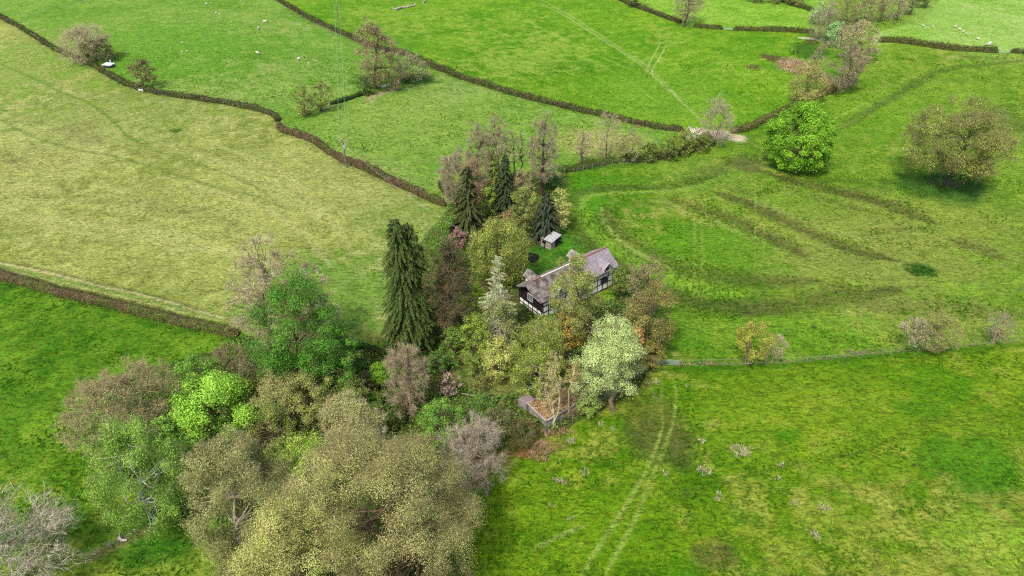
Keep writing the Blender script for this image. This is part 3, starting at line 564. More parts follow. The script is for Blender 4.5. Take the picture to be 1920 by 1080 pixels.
def conifer(bbox, base, name, label, cat, leaf, bark=(84, 66, 50), droop=.35, dens=1.0, power=.85, skirt=.04, twig=None, bare=False, group=None, tops=1, lsize=1.0, ragged=.2, long=1.7, hang=.5, trans=.15):
    SEED[0] += 1; rng = np.random.default_rng(SEED[0])
    x0, y0, x1, y1 = bbox; b = P(*base); s = FPX / depth(b); th = math.atan2(CAMH - b[2], b[1])
    lo, hi = 1.0, 60.0
    for _ in range(40):
        m_ = (lo + hi) / 2; yy = proj(b + np.array([0, 0, m_]))[1]
        if yy > y0: lo = m_
        else: hi = m_
    Hh = lo; R = 1.12 * (x1 - x0) / 2 / (FPX / (depth(b) - Hh * .25 * SP)); pm = px_m(FPX / (depth(b) - Hh * .5 * SP))
    ox = 0.0
    wood = Parts(); crown = Parts()
    offs = [np.zeros(2)] if tops == 1 else [np.array([-.16 * R, .1]), np.array([.2 * R, .4 * R])][:tops]
    for kt, of in enumerate(offs):
        Ht = Hh * (1 if kt == 0 else .93)
        tk = np.stack([np.linspace(0, ox * .3, 8) + np.linspace(0, of[0], 8), np.linspace(0, of[1], 8), np.linspace(-.5, Ht * .985, 8)], -1)[None]
        v, q = tubes(tk, np.linspace(.022 * Ht, .02, 8)[None], 7); wood.add(v, q, 0, .5)
        nb = int(np.clip(Ht * 15 * dens, 120, 520)); z = skirt + (1 - skirt) * rng.uniform(0, 1, nb) ** 1.25; z = np.clip(z, 0, .99)
        az = rng.uniform(0, 6.283, nb); prof = (1 - z) ** power * np.clip(.35 + z * 6, 0, 1)
        lb = [(rng.uniform(0, 6.28), rng.uniform(.1, .9), rng.uniform(-1, 1)) for _ in range(12)]
        f = 1 + ragged * rng.uniform(-1, .55, nb)
        for (aa, zz, g) in lb: f += ragged * .8 * g * np.exp(-((np.cos(az - aa) - 1) ** 2) / .15 - ((z - zz) / .1) ** 2)
        Lb = R * prof * f + .15
        d = np.stack([np.cos(az), np.sin(az), np.zeros(nb)], -1)
        p0 = np.stack([np.interp(z, np.linspace(0, 1, 8), tk[0, :, 0]), np.interp(z, np.linspace(0, 1, 8), tk[0, :, 1]), z * Ht], -1)
        k = 6; t = np.linspace(0, 1, k)
        pl = p0[:, None] + d[:, None] * (Lb[:, None] * t)[..., None]
        pl[:, :, 2] += Lb[:, None] * (.25 * t - (.25 + droop) * t * t)[None] + (z[:, None] ** 3 * Lb[:, None] * .5 * t)
        v, q = tubes(pl, (.012 + .008 * Lb)[:, None] * np.linspace(1, .3, k)[None], 3); crown.add(v, q, 0, .4)
        # sprays along each branch
        tot = Lb.sum(); sz = max(.13, pm * .9) * lsize
        n = int(np.clip(tot * 75 * dens / sz * .16, 900, 70000)); j = rng.choice(nb, n, p=Lb / tot); tt = rng.uniform(.12, 1.02, n)
        kk = np.minimum((tt * (k - 1)).astype(int), k - 2); ft = tt * (k - 1) - kk
        pos = pl[j, kk] * (1 - ft[:, None]) + pl[j, kk + 1] * ft[:, None]
        side = np.stack([-np.sin(az[j]), np.cos(az[j]), np.zeros(n)], -1); sw = (Lb[j] * .22 * (1.1 - tt)) * rng.uniform(-1, 1, n)
        pos = pos + side * sw[:, None]; pos[:, 2] -= np.abs(sw) * .35 + rng.exponential(.5, n) * sz * hang * 2
        ax = nrm(d[j] * .8 + side * np.sign(sw)[:, None] * .5 - np.array([0, 0, 1.0]) * (.15 + hang) + rng.normal(size=(n, 3)) * .15)
        nn = nrm(d[j] * .55 + np.array([0, 0, .75]) + rng.normal(size=(n, 3)) * .4)
        if bare:
            v, q = spikes(pos, pos + ax * (sz * 2.6 * rng.uniform(.5, 1.2, n))[:, None], np.full(n, max(.02, pm * .09)), rng); crown.add(v, q, 1, rng.random(n))
        else:
            sc = rng.uniform(.7, 1.25, n) * sz; v, q = cards(pos, nn, sc * long * .6, sc * .42, rng, axis=ax)
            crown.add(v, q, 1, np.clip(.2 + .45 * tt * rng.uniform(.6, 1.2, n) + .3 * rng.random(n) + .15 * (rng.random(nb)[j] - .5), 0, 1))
    root = empty(name, b); tag(root, label, cat, group)
    obj('trunk', wood.mesh('trunk', [mat_bark(bark)]), root)
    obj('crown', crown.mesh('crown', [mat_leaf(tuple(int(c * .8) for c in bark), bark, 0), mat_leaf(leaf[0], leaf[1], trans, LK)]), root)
    return root

def hedge(pts, label, h=1.7, wd=1.5, *a_, **k_): return hedge_(pts, label, h * .88, wd * .82, *a_, **k_)
def hedge_(pts, label, h=1.7, wd=1.5, cols=((74, 62, 44), (140, 124, 88)), green=((58, 92, 26), (122, 140, 60)), gf=.4, dens=1.0, n=6, group='hedges between the fields', cat='hedge', name='hedge', ragged=.25):
    SEED[0] += 1; rng = np.random.default_rng(SEED[0]); q = W(pts, n)
    dd = np.r_[0, np.cumsum(np.hypot(*(np.diff(q[:, :2], axis=0).T)))]; Lt = dd[-1]
    st = np.arange(0, Lt + .01, .7); X = np.interp(st, dd, q[:, 0]); Y = np.interp(st, dd, q[:, 1])
    X += .35 * (fbm(st / 3.0, st * 0, SEED[0], 2) - .5) * 2; Z = hgt(X, Y)
    T = np.stack([np.gradient(X), np.gradient(Y)], -1); T = T / (np.linalg.norm(T, axis=1, keepdims=True) + 1e-9); S = np.stack([-T[:, 1], T[:, 0]], -1)
    hh = h * (.8 + ragged * 2.4 * (fbm(st / 5, st * 0 + 3.3, SEED[0] + 7, 3) - .3)); ww = wd / 2 * (.8 + .5 * fbm(st / 4, st * 0 + 9.1, SEED[0] + 9, 2)); ef = np.sqrt(np.clip(np.minimum(st + .05, st[-1] + .05 - st) / 1.0, .02, 1)); hh = hh * ef; ww = ww * ef
    dep = np.mean(Y) * CP + CAMH * SP; pm = px_m(FPX / dep)
    # core
    prof = [(-1, -.25), (-.95, .45), (-.6, .86), (0, .93), (.6, .86), (.95, .45), (1, -.25)]
    core = np.stack([np.stack([X + S[:, 0] * ww * a * .82, Y + S[:, 1] * ww * a * .82, Z + hh * c * .95], -1) for a, c in prof], 1)
    m = len(prof); idx = np.arange(len(st) * m).reshape(-1, m)
    fq = np.stack([idx[:-1, :-1], idx[:-1, 1:], idx[1:, 1:], idx[1:, :-1]], -1).reshape(-1, 4)
    P_ = Parts(); core[1:-1] += rng.normal(size=core[1:-1].shape) * .07; P_.add(core.reshape(-1, 3), fq, 0, .3)
    sz = max(.17, pm * 1.0); N_ = int(np.clip(Lt * (2 * h + wd) * 3.2 * dens / (sz * sz), 500, 60000))
    i = rng.uniform(0, len(st) - 1.001, N_); k = i.astype(int); f = i - k
    lerp = lambda A: A[k] * (1 - f) + A[k + 1] * f
    a = rng.uniform(-.1, math.pi + .1, N_); rr = rng.uniform(.8, 1.1, N_) + .55 * (fbm(i * 1.1, a * 1.6, SEED[0] + 3, 2) - .5) + (rng.random(N_) < .1) * .2
    ca = np.cos(a); sa = np.sin(a); ca = np.sign(ca) * np.abs(ca) ** .55; sa = np.sign(sa) * np.abs(sa) ** .7
    w_ = lerp(ww); h_ = lerp(hh); sx, sy = lerp(S[:, 0]), lerp(S[:, 1])
    pos = np.stack([lerp(X) + sx * w_ * ca * rr, lerp(Y) + sy * w_ * ca * rr, lerp(Z) + np.maximum(h_ * sa * rr, .03)], -1)
    nn = nrm(np.stack([sx * ca, sy * ca, sa + .15], -1) + rng.normal(size=(N_, 3)) * .55)
    s_ = sz * rng.uniform(.5, 1.1, N_); v, qd = cards(pos, nn, s_ * .6, s_ * .38, rng)
    gsel = fbm(lerp(X) / 3.5, lerp(Y) / 3.5, SEED[0], 3) * .8 + .35 * rng.random(N_) - .12 + .12 * (sa < .4)
    thr = np.quantile(gsel, 1 - gf) if gf > 0 else 9
    P_.add(v, qd, np.where(gsel > thr, 1, 0), np.clip(.7 * rng.random(N_) + .6 * (fbm(i * .8, a, SEED[0] + 5, 2) - .3), 0, 1))
    nt2 = int(N_ * .25); sel = rng.integers(0, N_, nt2)
    v, qt = spikes(pos[sel], pos[sel] + nrm(nn[sel] + np.array([0, 0, .8])) * rng.uniform(.15, .5, nt2)[:, None], np.full(nt2, max(.012, pm * .06)), rng); P_.add(v, qt, 0, rng.random(nt2))
    o = obj(name, P_.mesh(name, [mat_leaf(cols[0], cols[1], .15, .95), mat_leaf(green[0], green[1], .25, 1.0)])); tag(o, label, cat, group); return o

# ------------------------------------------------------------------ the cottage
def Rm(u, v, w=Vector((0, 0, 1))): return Matrix((u, v, w)).transposed()
def build_house():
    RH, EH, HW = 7.0, 4.7, 3.15
    A = Vector(P(996, 520.5, RH)); B = Vector(P(1134, 465, RH)); A.z = B.z = 0
    u = (B - A).normalized(); v = Vector((u.y, -u.x, 0)); Lh = (B - A).length
    g = float(min(hgt(A.x, A.y), hgt(B.x, B.y))) 
    o = A + Vector((0, 0, g)); M = Rm(u, v)
    root = empty('cottage', o); tag(root, 'long white timber framed cottage with purple grey roof among the trees', 'house')
    def L(a, b, c): return u * a + v * b + Vector((0, 0, c))
    white = mat_noise('limewash', (226, 224, 216), (244, 242, 236), 1.5, .8, k=1.55); black = mat_noise('black_timber', (34, 30, 28), (58, 50, 46), 6, .7)
    brick = mat_noise('brick', (150, 84, 66), (176, 110, 88), 9, .9); tile_b = mat_noise('mossy_tiles', (88, 80, 76), (160, 150, 144), 1.4, .9, .06, (1, 1, 1))
    slate = mat_noise('purple_slates', (140, 130, 138), (178, 168, 174), 3.5, .7, .03); redt = mat_noise('red_ridge_tiles', (150, 96, 84), (176, 124, 110), 5, .8)
    glass, t, b = new_mat('window_glass'); b.inputs['Base Color'].default_value = (.02, .025, .03, 1); b.inputs['Roughness'].default_value = .08; b.inputs['Specular IOR Level'].default_value = .6
    wpaint = mat_noise('white_paint', (214, 212, 206), (236, 234, 230), 5, .6, k=1.1)
    # walls (pentagonal prism)
    m = MB(); sec = [(-HW, -.6), (HW, -.6), (HW, EH), (0, RH - .14), (-HW, EH)]
    a = [L(0, y, z) for y, z in sec]; c = [L(Lh, y, z) for y, z in sec]
    m.add(a + c, [(4, 3, 2, 1, 0), (5, 6, 7, 8, 9)] + [(i, (i + 1) % 5, (i + 1) % 5 + 5, i + 5) for i in range(5)]); m.build('wall', white, root)
    m = MB(); m.box(L(Lh / 2, 0, .25), (Lh + .12, 2 * HW + .12, .7), M); m.build('plinth', brick, root)
    # dark boarded gable at the near end
    m = MB(); q = [L(-.04, y, z) for y, z in [(-HW - .02, 2.3), (HW + .02, 2.3), (HW + .02, EH), (0, RH - .15), (-HW - .02, EH)]]; q2 = [p - u * .1 for p in q]
    m.add(q2 + q, [(0, 1, 2, 3, 4), (9, 8, 7, 6, 5)] + [(i, i + 5, (i + 1) % 5 + 5, (i + 1) % 5) for i in range(5)])
    for k in range(13): y = -HW + .25 + k * .47; m.box(L(-.17, y, 2.3 + (EH - 2.3 + (RH - EH) * (1 - abs(y) / HW) * .92) / 2 - .05), (.05, .06, (EH - 2.3 + (RH - EH) * (1 - abs(y) / HW) * .92) - .15), M)
    m.build('gable_boarding', black, root)
    def window(c, axis, w_, h_, nx=3, nz=2, fm=wpaint):
        n = axis.cross(Vector((0, 0, 1))).normalized(); 
        if n.dot(v) < -.1 or n.dot(u) > .5: n = -n
        if abs(axis.dot(v)) > .5: n = -u
        Mw = Rm(axis, n); f = MB()
        for sx in (-1, 1): f.box(c + axis * sx * w_ / 2, (.09, .1, h_ + .09), Mw)
        for sz in (-1, 1): f.box(c + Vector((0, 0, sz * h_ / 2)), (w_ - .09, .1, .09), Mw)
        for i in range(1, nx): f.box(c + axis * (-w_ / 2 + w_ * i / nx), (.05, .07, h_ - .09), Mw)
        for i in range(1, nz): f.box(c + Vector((0, 0, -h_ / 2 + h_ * i / nz)), (w_ - .1, .064, .05), Mw)
        fo = f.build('window', fm, root); p = MB(); p.box(c + n * .0, (w_ - .06, .03, h_ - .06), Mw); p.build('pane', glass, fo)
    window(L(-.24, .1, 3.75), v, 1.25, 1.3, 3, 3)
    # timber frame on the front and back walls and the near gable's lower storey
    for sgn in (1, -1):
        f = MB(); y = sgn * (HW + .03)
        for z in (.72, 2.1, 3.4, EH - .12): f.box(L(Lh / 2, y, z), (Lh, .06, .17), M)
        for k in range(int(Lh / 1.3) + 1): f.box(L(min(Lh - .08, .08 + k * 1.3), y + sgn * .006, 2.35), (.13, .075, 4.0), M)
        f.build('timber_frame', black, root)
    f = MB()
    for k in range(6): f.box(L(-.03, -HW + .1 + k * 1.21, 1.45), (.06, .16, 1.6), M)
    f.box(L(-.036, 0, 1.4), (.06, 2 * HW, .16), M); f.build('timber_frame', black, root)
    f = MB()
    for k in range(6): f.box(L(Lh + .03, -HW + .1 + k * 1.21, 2.35), (.06, .16, 3.3), M)
    for z in (1.4, 2.7, EH): f.box(L(Lh + .036, 0, z), (.06, 2 * HW, .16), M)
    f.build('timber_frame', black, root)
    for x in (2.5, 7.0, 10.2, 14.6): window(L(x, HW + .1, 2.75), u, 1.5, 1.0, 4, 2, black)
    # roof: near part brown mossy tiles, far part purple slates
    ov = .28; xs = Lh * .60
    def roof(x0, x1, mt, name, dz=0.0):
        m = MB(); sl = (RH - EH) / HW
        for s in (1, -1):
            ns = 9; N_ = [L(x0, 0, RH + dz), L(x1, 0, RH + dz), L(x1, s * (HW + ov), EH - ov * sl + .1 + dz), L(x0, s * (HW + ov), EH - ov * sl + .1 + dz)]
            m.slab(N_, .16)
            for k in range(1, 12):                                   # tile courses
                t = k / 12; a_ = N_[0].lerp(N_[3], t); b_ = N_[1].lerp(N_[2], t); m.beam(a_ + Vector((0, 0, .01)), b_ + Vector((0, 0, .01)), .05, .05)
        return m.build(name, mt, root)
    roof(-.1, xs, tile_b, 'tiled_roof'); roof(xs, Lh + .5, slate, 'slate_roof', .03)
    # half hip at the near end
    m = MB(); sl = (RH - EH) / HW
    for s in (1, -1):
        m.slab([L(-.1, 0, RH), L(-1.15, 0, RH - .55), L(-1.15, s * (HW + ov) * .62, RH - .55 - .62 * (HW + ov) * sl * .75), L(-.7, s * (HW + ov), EH - ov * sl + .1), L(-.1, s * (HW + ov), EH - ov * sl + .1)][:5], .14)
    m.build('hipped_end_roof', tile_b, root)
    m = MB(); m.beam(L(-.1, 0, RH + .05), L(2.2, 0, RH + .05), .3, .12); m.build('ridge_tiles', redt, root); m = MB(); m.beam(L(xs, 0, RH + .08), L(Lh + .5, 0, RH + .08), .32, .14); m.build('ridge_tiles', redt, root)
    m = MB(); m.beam(L(2.2, 0, RH + .05), L(xs, 0, RH + .05), .26, .1); m.build('ridge_tiles', wpaint, root)
    # dormers
    def dormer(x, s, mt, wd=1.7, dz=0):
        zb = EH - .1; ridge = RH - .55 + dz; y1 = HW + .12; yr = (RH - ridge) / ((RH - EH) / HW)
        d = MB(); d.add([L(x - wd / 2, s * y1, zb - .4), L(x + wd / 2, s * y1, zb - .4), L(x + wd / 2, s * y1, ridge - .75), L(x, s * y1, ridge - .1), L(x - wd / 2, s * y1, ridge - .75)] + [L(x - wd / 2, s * .8, zb - .4), L(x + wd / 2, s * .8, zb - .4), L(x + wd / 2, s * .8, ridge - .75), L(x, s * .8, ridge - .1), L(x - wd / 2, s * .8, ridge - .75)],
              [(0, 1, 2, 3, 4), (9, 8, 7, 6, 5)] + [(i, i + 5, (i + 1) % 5 + 5, (i + 1) % 5) for i in range(5)])
        do = d.build('dormer', white, root); r = MB()
        for q in (1, -1): r.slab([L(x, s * yr * .7, ridge), L(x, s * (y1 + .3), ridge), L(x + q * (wd / 2 + .3), s * (y1 + .3), ridge - .95), L(x + q * (wd / 2 + .3), s * (yr + 1.0), ridge - .95)], .1)
        r.build('dormer_roof', mt, do); bb = MB()
        for q in (1, -1): bb.beam(L(x, s * (y1 + .33), ridge - .03), L(x + q * (wd / 2 + .32), s * (y1 + .33), ridge - .99), .07, .2)
        bb.build('bargeboard', wpaint, do); p = MB(); p.box(L(x, s * (y1 + .03), ridge - 1.2), (wd * .62, .06, .8), M); p.build('pane', glass, do)
    dormer(4.2, 1, tile_b); dormer(7.6, 1, tile_b); dormer(Lh - 2.4, 1, slate); dormer(2.3, -1, tile_b, 1.6, .25); dormer(Lh - 4.9, -1, slate, 1.9, .35)
    m = MB(); m.beam(L(-.1, HW + ov + .08, EH - .32), L(Lh + .5, HW + ov + .08, EH - .32), .11); m.build('gutter', black, root)
build_house()

# small stone shed behind the cottage
def build_small_shed():
    c0 = P(1036, 468); b = Vector(c0); a = P(1014, 462); c = P(1036, 471); d = P(1054, 463)
    u = Vector((c - a)); u.z = 0; u.normalize(); v = Vector((-u.y, u.x, 0)); w1 = 2.5; w2 = 2.6
    o = Vector(a) ; root = empty('stone_shed', o); tag(root, 'small stone shed with pale grey sheet roof beneath the dark spruce', 'shed')
    L = lambda x, y, z: u * x + v * y + Vector((0, 0, z)); M = Rm(u, v)
    st = mat_noise('rubble_stone', (150, 138, 124), (196, 186, 172), 5, .9, .06); rf = mat_noise('sheet_roof', (186, 184, 186), (214, 212, 214), 3, .6); dk = mat_noise('dark_opening', (24, 22, 20), (34, 30, 28), 4)
    m = MB(); m.box(L(w1 / 2, .12, .9), (w1, .24, 2.3), M); m.box(L(w1 - .12, w2 / 2 + .12, .9), (.24, w2 - .24, 2.3), M); m.box(L(.12, w2 / 2 + .12, .9), (.24, w2 - .24, 2.3), M); m.box(L(w1 / 2, w2 - .1, .9), (w1 - .5, .24, 2.3), M); m.build('wall', st, root)
    m = MB(); m.box(L(.8, -.02, 1.35), (.9, .06, .6), M); m.build('window_opening', dk, root)
    m = MB(); m.box(L(w1 + .02, 2.0, .95), (.06, 1.0, 1.8), M); m.build('doorway', dk, root)
    m = MB(); m.slab([L(.9, -.3, 2.2), L(w1 + .35, -.3, 2.1), L(w1 + .35, w2 + .4, 2.45), L(.9, w2 + .4, 2.55)], .08)
    for k in range(9): m.beam(L(.9 + k * .26, -.31, 2.215 - k * .01), L(.9 + k * .26, w2 + .41, 2.565 - k * .01), .06, .05)
    m.build('roof', rf, root)
    m = MB(); m.beam(L(-.05, -.1, 2.1), L(.9, -.1, 2.1), .2); m.build('roof_edge_beam', mat_noise('old_timber', (120, 104, 88), (160, 144, 124), 4), root)
build_small_shed()

# collapsed low shed with leaf-strewn rusty roof
def build_long_shed():
    h = 1.5; q = [Vector(P(989, 757, h)), Vector(P(1024, 790, h - .3)), Vector(P(1104, 744, h - .3)), Vector(P(1084, 722, h)), Vector(P(1004, 742, h))]
    o = Vector((q[0].x, q[0].y, float(hgt(q[0].x, q[0].y)))); root = empty('ruined_shed', o); tag(root, 'long low ruined shed with rusty leaf strewn flat roof under bare ash stems', 'shed')
    q = [p - o for p in q]; rust = mat_noise('rusty_roof', (140, 100, 68), (178, 152, 116), 1.6, .95, .06, detail=8); st = mat_noise('grey_wall', (140, 132, 126), (186, 180, 176), 4, .9, .05)
    a = q[0]; b = q[1]; c = q[2]; d = q[3] + (q[4] - q[3]) * 0; e = q[0] + (q[2] - q[1])
    m = MB(); m.slab([a, b, c, e], .12); m.build('roof', rust, root)
    m = MB(); 
    for (p, r) in ((a, b), (b, c), (c, e), (e, a)): m.beam(p + Vector((0, 0, .06)), r + Vector((0, 0, .06)), .2, .12)
    m.build('roof_edge', mat_noise('pale_edge', (160, 150, 150), (196, 188, 188), 3), root)
    m = MB(); cc = (a + b + c + e) / 4
    k = [cc + (p - cc) * .94 for p in (a, b, c, e)]
    for i in range(4):
        p, r = k[i], k[(i + 1) % 4]; z = min(p.z, r.z) - .16; s = Vector((p.x, p.y, (z - .7) / 2)); t = Vector((r.x, r.y, (z - .7) / 2)); m.beam(s, t, .28, z + .7)
    m.build('wall', st, root)
    # lower porch block
    h2 = 1.3; w = [Vector(P(969, 748, h2)) - o, Vector(P(987, 758, h2)) - o, Vector(P(1003, 748, h2)) - o, Vector(P(988, 736, h2)) - o]
    m = MB(); m.slab(w, .14); m.build('porch_roof', mat_noise('purple_roof', (140, 120, 122), (172, 156, 158), 3, .9), root)
    m = MB(); cc = sum(w, Vector()) / 4; k = [cc + (p - cc) * .9 for p in w]
    for i in range(4):
        p, r = k[i], k[(i + 1) % 4]; z = 1.1; m.beam(Vector((p.x, p.y, .3)), Vector((r.x, r.y, .3)), .22, 1.7)
    m.build('porch_wall', st, root)
    # dead leaves and sticks lying on the roof
    rng = np.random.default_rng(5); n = 2600; s = rng.random((n, 2)); A_, B_, E_ = np.array(a), np.array(b), np.array(e)
    pos = A_ + (B_ - A_) * s[:, :1] + (E_ - A_) * s[:, 1:] + [0, 0, .05]; keep = fbm(pos[:, 0] / 1.5, pos[:, 1] / 1.5, 4) > .38; pos = pos[keep]
    v, f = cards(pos, nrm(rng.normal(size=pos.shape) * .5 + [0, 0, 1]), np.full(len(pos), .2), np.full(len(pos), .12), rng)
    obj('leaf_litter', mesh_np('leaf_litter', v, [f], [mat_leaf((124, 96, 60), (190, 164, 120), 0)], [0], rng.random(len(f))), root)['kind'] = 'stuff'
build_long_shed()

# dark garden pond
def build_pond():
    c = P(999, 484); c2 = P(1012, 484); n = P(999, 496); f = P(999, 473); rx = (c2[0] - c[0]) * .85; ry = (f[1] - n[1]) / 2 * .75
    rng = random.Random(4); vs = []
    N_ = 28
    for i in range(N_):
        a = 2 * math.pi * i / N_; r = 1 + .12 * math.sin(3 * a + 1) + rng.uniform(-.05, .05); vs.append((c[0] + rx * r * math.cos(a), c[1] + ry * r * math.sin(a), 0))
    z = max(float(hgt(x, y)) for x, y, _ in vs) + .12
    m = MB(); m.slab([(x, y, z) for x, y, _ in vs], .5); mt, t, b = new_mat('dark_water'); b.inputs['Base Color'].default_value = (.008, .009, .006, 1); b.inputs['Roughness'].default_value = .3; b.inputs['Specular IOR Level'].default_value = .15
    o = m.build('pond', mt); tag(o, 'small dark garden pond between the willow and the cottage', 'pond', kind='structure')
build_pond()

# ------------------------------------------------------------------ hedges
BR = ((58, 58, 34), (128, 124, 80)); OL = ((70, 78, 34), (150, 142, 84))
hedge(H1, 'long clipped hedge curving across the upper left between tan and green fields', 1.7, 1.8, BR, gf=.58)
hedge(H2, 'winding hedge running from the bend down to the dark conifers', 1.9, 1.9, ((92, 70, 52), (150, 134, 98)), gf=.4)
hedge(H3, 'long straight hedge running down from the top edge to the muddy gateway', 2.0, 2.0, BR, gf=.58)
hedge(H4, 'rough hedge beside the grassy track at the left edge', 1.5, 2.2, ((84, 72, 44), (150, 130, 92)), ((64, 100, 30), (140, 160, 70)), gf=.6, ragged=.45)
hedge([(1150, -4), (1190, 13), (1240, 31), (1278, 44)], 'dark hedge ending at the big bare oak at the top', 2.2, 2.0, BR, gf=.6)
hedge([(1300, 51), (1330, 53), (1356, 55)], 'short hedge between the bare oak and the pale gate', 2.0, 1.8, OL, gf=.8)
hedge([(1374, 57), (1420, 58), (1480, 60), (1527, 62)], 'straight hedge right of the pale gate running to the grey trees', 2.2, 1.8, OL, gf=.75)
hedge([(1645, 79), (1690, 80), (1740, 88), (1800, 95), (1871, 99)], 'clipped hedge crossing the upper right field', 2.4, 2.2, OL, gf=.55)
hedge([(1893, 99), (1930, 100), (2000, 101)], 'hedge end at the right edge beyond the pale gate', 2.2, 2.0, OL, gf=.7)
hedge(H7, 'olive hedge climbing from the muddy gateway to the olive tree', 2.3, 2.3, ((86, 86, 40), (158, 154, 88)), gf=.5)
hedge([(1046, 323), (1080, 318), (1120, 309), (1160, 304)], 'low green hedge behind the post fence below the two bare trees', 1.6, 2.6, ((70, 84, 34), (118, 120, 60)), ((56, 98, 24), (100, 140, 44)), gf=.7)
hedge([(1160, 303), (1220, 300), (1280, 287), (1340, 268)], 'thick green hedge base under the hawthorn bushes', 2.2, 2.6, ((60, 70, 30), (118, 120, 60)), ((52, 86, 22), (110, 134, 50)), gf=.7)
hedge([(620, 196), (650, 187), (682, 177)], 'low bramble hedge between the twin thorns and the tall brown tree', 1.2, 1.8, ((50, 70, 26), (96, 100, 52)), ((36, 88, 22), (76, 128, 40)), gf=.8, group=None)
hedge([(622, 640), (670, 650), (735, 668)], 'low dark garden hedge left of the tall conifer', 1.2, 1.2, ((44, 60, 24), (92, 92, 48)), ((40, 84, 20), (84, 128, 40)), gf=.8, group=None)
hedge([(1440, -8), (1480, 8), (1530, 24)], 'hedge slanting at the top edge toward the silver tree', 2.2, 2.0, OL, gf=.6)
hedge([(825, 345), (835, 360), (845, 372)], 'dark end piece of hedge beside the bare alders', 1.8, 1.8, ((46, 48, 30), (84, 84, 50)), gf=.5, group=None)

# ------------------------------------------------------------------ trees: crown box (px), base (px)
OLV = ((96, 98, 34), (178, 172, 84)); BRN = (146, 132, 94); PNK = (156, 142, 124); GRY = (166, 160, 136)
T = 'tree'; S = 'shrub'
# --- foreground wood, lower left
broad((560, 790, 905, 1180), (735, 1120), 'oak_tree', 'huge brown budding oak filling the bottom centre edge', 'tree', ((128, 116, 54), (196, 182, 100)), .5, .62, (92, 76, 56), (140, 126, 92), 1.2, 12, clump=1.5, shell=.6)
broad((420, 925, 700, 1210), (560, 1210), 'oak_tree', 'yellow olive leafing oak at the bottom edge, left of the huge brown one', 'tree', ((120, 116, 36), (204, 192, 96)), .85, .66, (80, 68, 50), (132, 118, 78), .9, 10, clump=1.4, shell=.6)
broad((345, 785, 560, 1035), (455, 1015), 'birch_tree', 'drooping olive brown birch with pale limbs left of the yellow olive oak', 'tree', ((98, 102, 42), (176, 170, 94)), .9, .8, (170, 160, 138), (146, 136, 98), 1.2, 8, weep=.35, clump=1.3, tr=.55)
broad((188, 783, 352, 965), (290, 983), 'birch_tree', 'fresh green birch with a pale trunk at the end of the lower left fence', 'tree', ((78, 120, 36), (154, 188, 82)), 1.2, .8, (196, 192, 182), (122, 126, 80), .9, 7, weep=.45, tr=.62, clump=1.15)
broad((118, 660, 335, 845), (235, 838), 'ash_tree', 'wide brown bare tree standing left of the lime green maple', 'tree', ((130, 118, 68), (180, 164, 108)), .22, .7, (128, 112, 86), (156, 140, 104), 1.8, 14, stems=3, clump=1.5, shell=.45)
broad((-95, 915, 128, 1120), (40, 1085), 'willow_tree', 'pale leafless willow in the bottom left corner', 'tree', None, 0, 1, (176, 164, 140), (170, 160, 132), .55, 22, stems=5, shell=.35, twig2=(208, 196, 166), clump=1.0, fine=1.7, up=.02)
broad((315, 695, 475, 835), (400, 828), 'maple_tree', 'bright lime green maple in the lower left wood', 'tree', ((90, 144, 28), (172, 218, 84)), 1.15, 1.15, (80, 64, 44), (110, 110, 60), .3, 8, clump=.8, shell=.6, trans=.35)
broad((285, 770, 350, 870), (330, 862), 'sycamore_tree', 'small bright green sycamore squeezed behind the white trunked birch', 'tree', ((80, 134, 30), (150, 196, 84)), 1.0, 1.0, twigs=.3, limbs=6)
broad((318, 662, 425, 770), (372, 760), 'hawthorn_tree', 'mid green leafy thorn behind the lime green maple', 'tree', ((58, 104, 26), (122, 166, 60)), 1.0, .9, twigs=.5, limbs=7)
broad((465, 690, 582, 812), (525, 808), 'apple_tree', 'grey lichen covered twiggy tree right of the lime green maple', 'tree', ((112, 118, 56), (170, 172, 104)), .7, .8, (110, 102, 86), (160, 156, 120), 1.4, 9)
broad((540, 690, 645, 810), (590, 800), 'willow_shrub', 'soft olive green tree below the tall green maple trunk', 'shrub', ((92, 110, 44), (156, 164, 88)), .8, .85, twigs=.7, limbs=7)
broad((472, 510, 652, 735), (566, 745), 'maple_tree', 'tall deep green tree in front of the pinkish bare crown', 'tree', ((44, 92, 18), (98, 150, 48)), .85, 1.0, (84, 64, 48), (96, 92, 60), .4, 10, clump=1.1, shell=.5, stems=2, taper=.28)
broad((560, 600, 672, 745), (618, 745), 'elder_tree', 'leafy green bush filling the right foot of the tall deep green tree', 'shrub', ((48, 94, 22), (104, 154, 54)), .9, .95, twigs=.4, limbs=8)
broad((436, 458, 572, 655), (505, 668), 'poplar_tree', 'pinkish brown almost bare crown rising behind the tall deep green tree', 'tree', ((150, 130, 96), (196, 174, 144)), .22, .7, (120, 104, 88), (168, 150, 124), 2.0, 10, shell=.4, clump=1.2)
broad((540, 500, 630, 640), (590, 650), 'poplar_tree', 'smaller pinkish bare crown peeping out right of the deep green tree', 'tree', ((150, 130, 96), (196, 174, 144)), .22, .7, (120, 104, 88), (168, 150, 124), 2.0, 8, shell=.4)
broad((398, 648, 462, 712), (428, 712), 'blackthorn_shrub', 'reddish brown leafless bush at the top of the lower left wood', 'shrub', None, 0, 1, (112, 92, 76), (146, 122, 100), 1.6, 7, stems=3)
broad((430, 665, 505, 745), (465, 745), 'hawthorn_shrub', 'dull olive brown bush below the reddish leafless one', 'shrub', ((92, 88, 50), (134, 128, 78)), .5, .8, twig=(134, 116, 96), twigs=1.1)
broad((430, 705, 480, 755), (455, 760), 'holly_shrub', 'small yellow green bush right above the lime maple', 'shrub', ((98, 120, 30), (160, 176, 60)), .9, .8, twigs=.4, limbs=5)
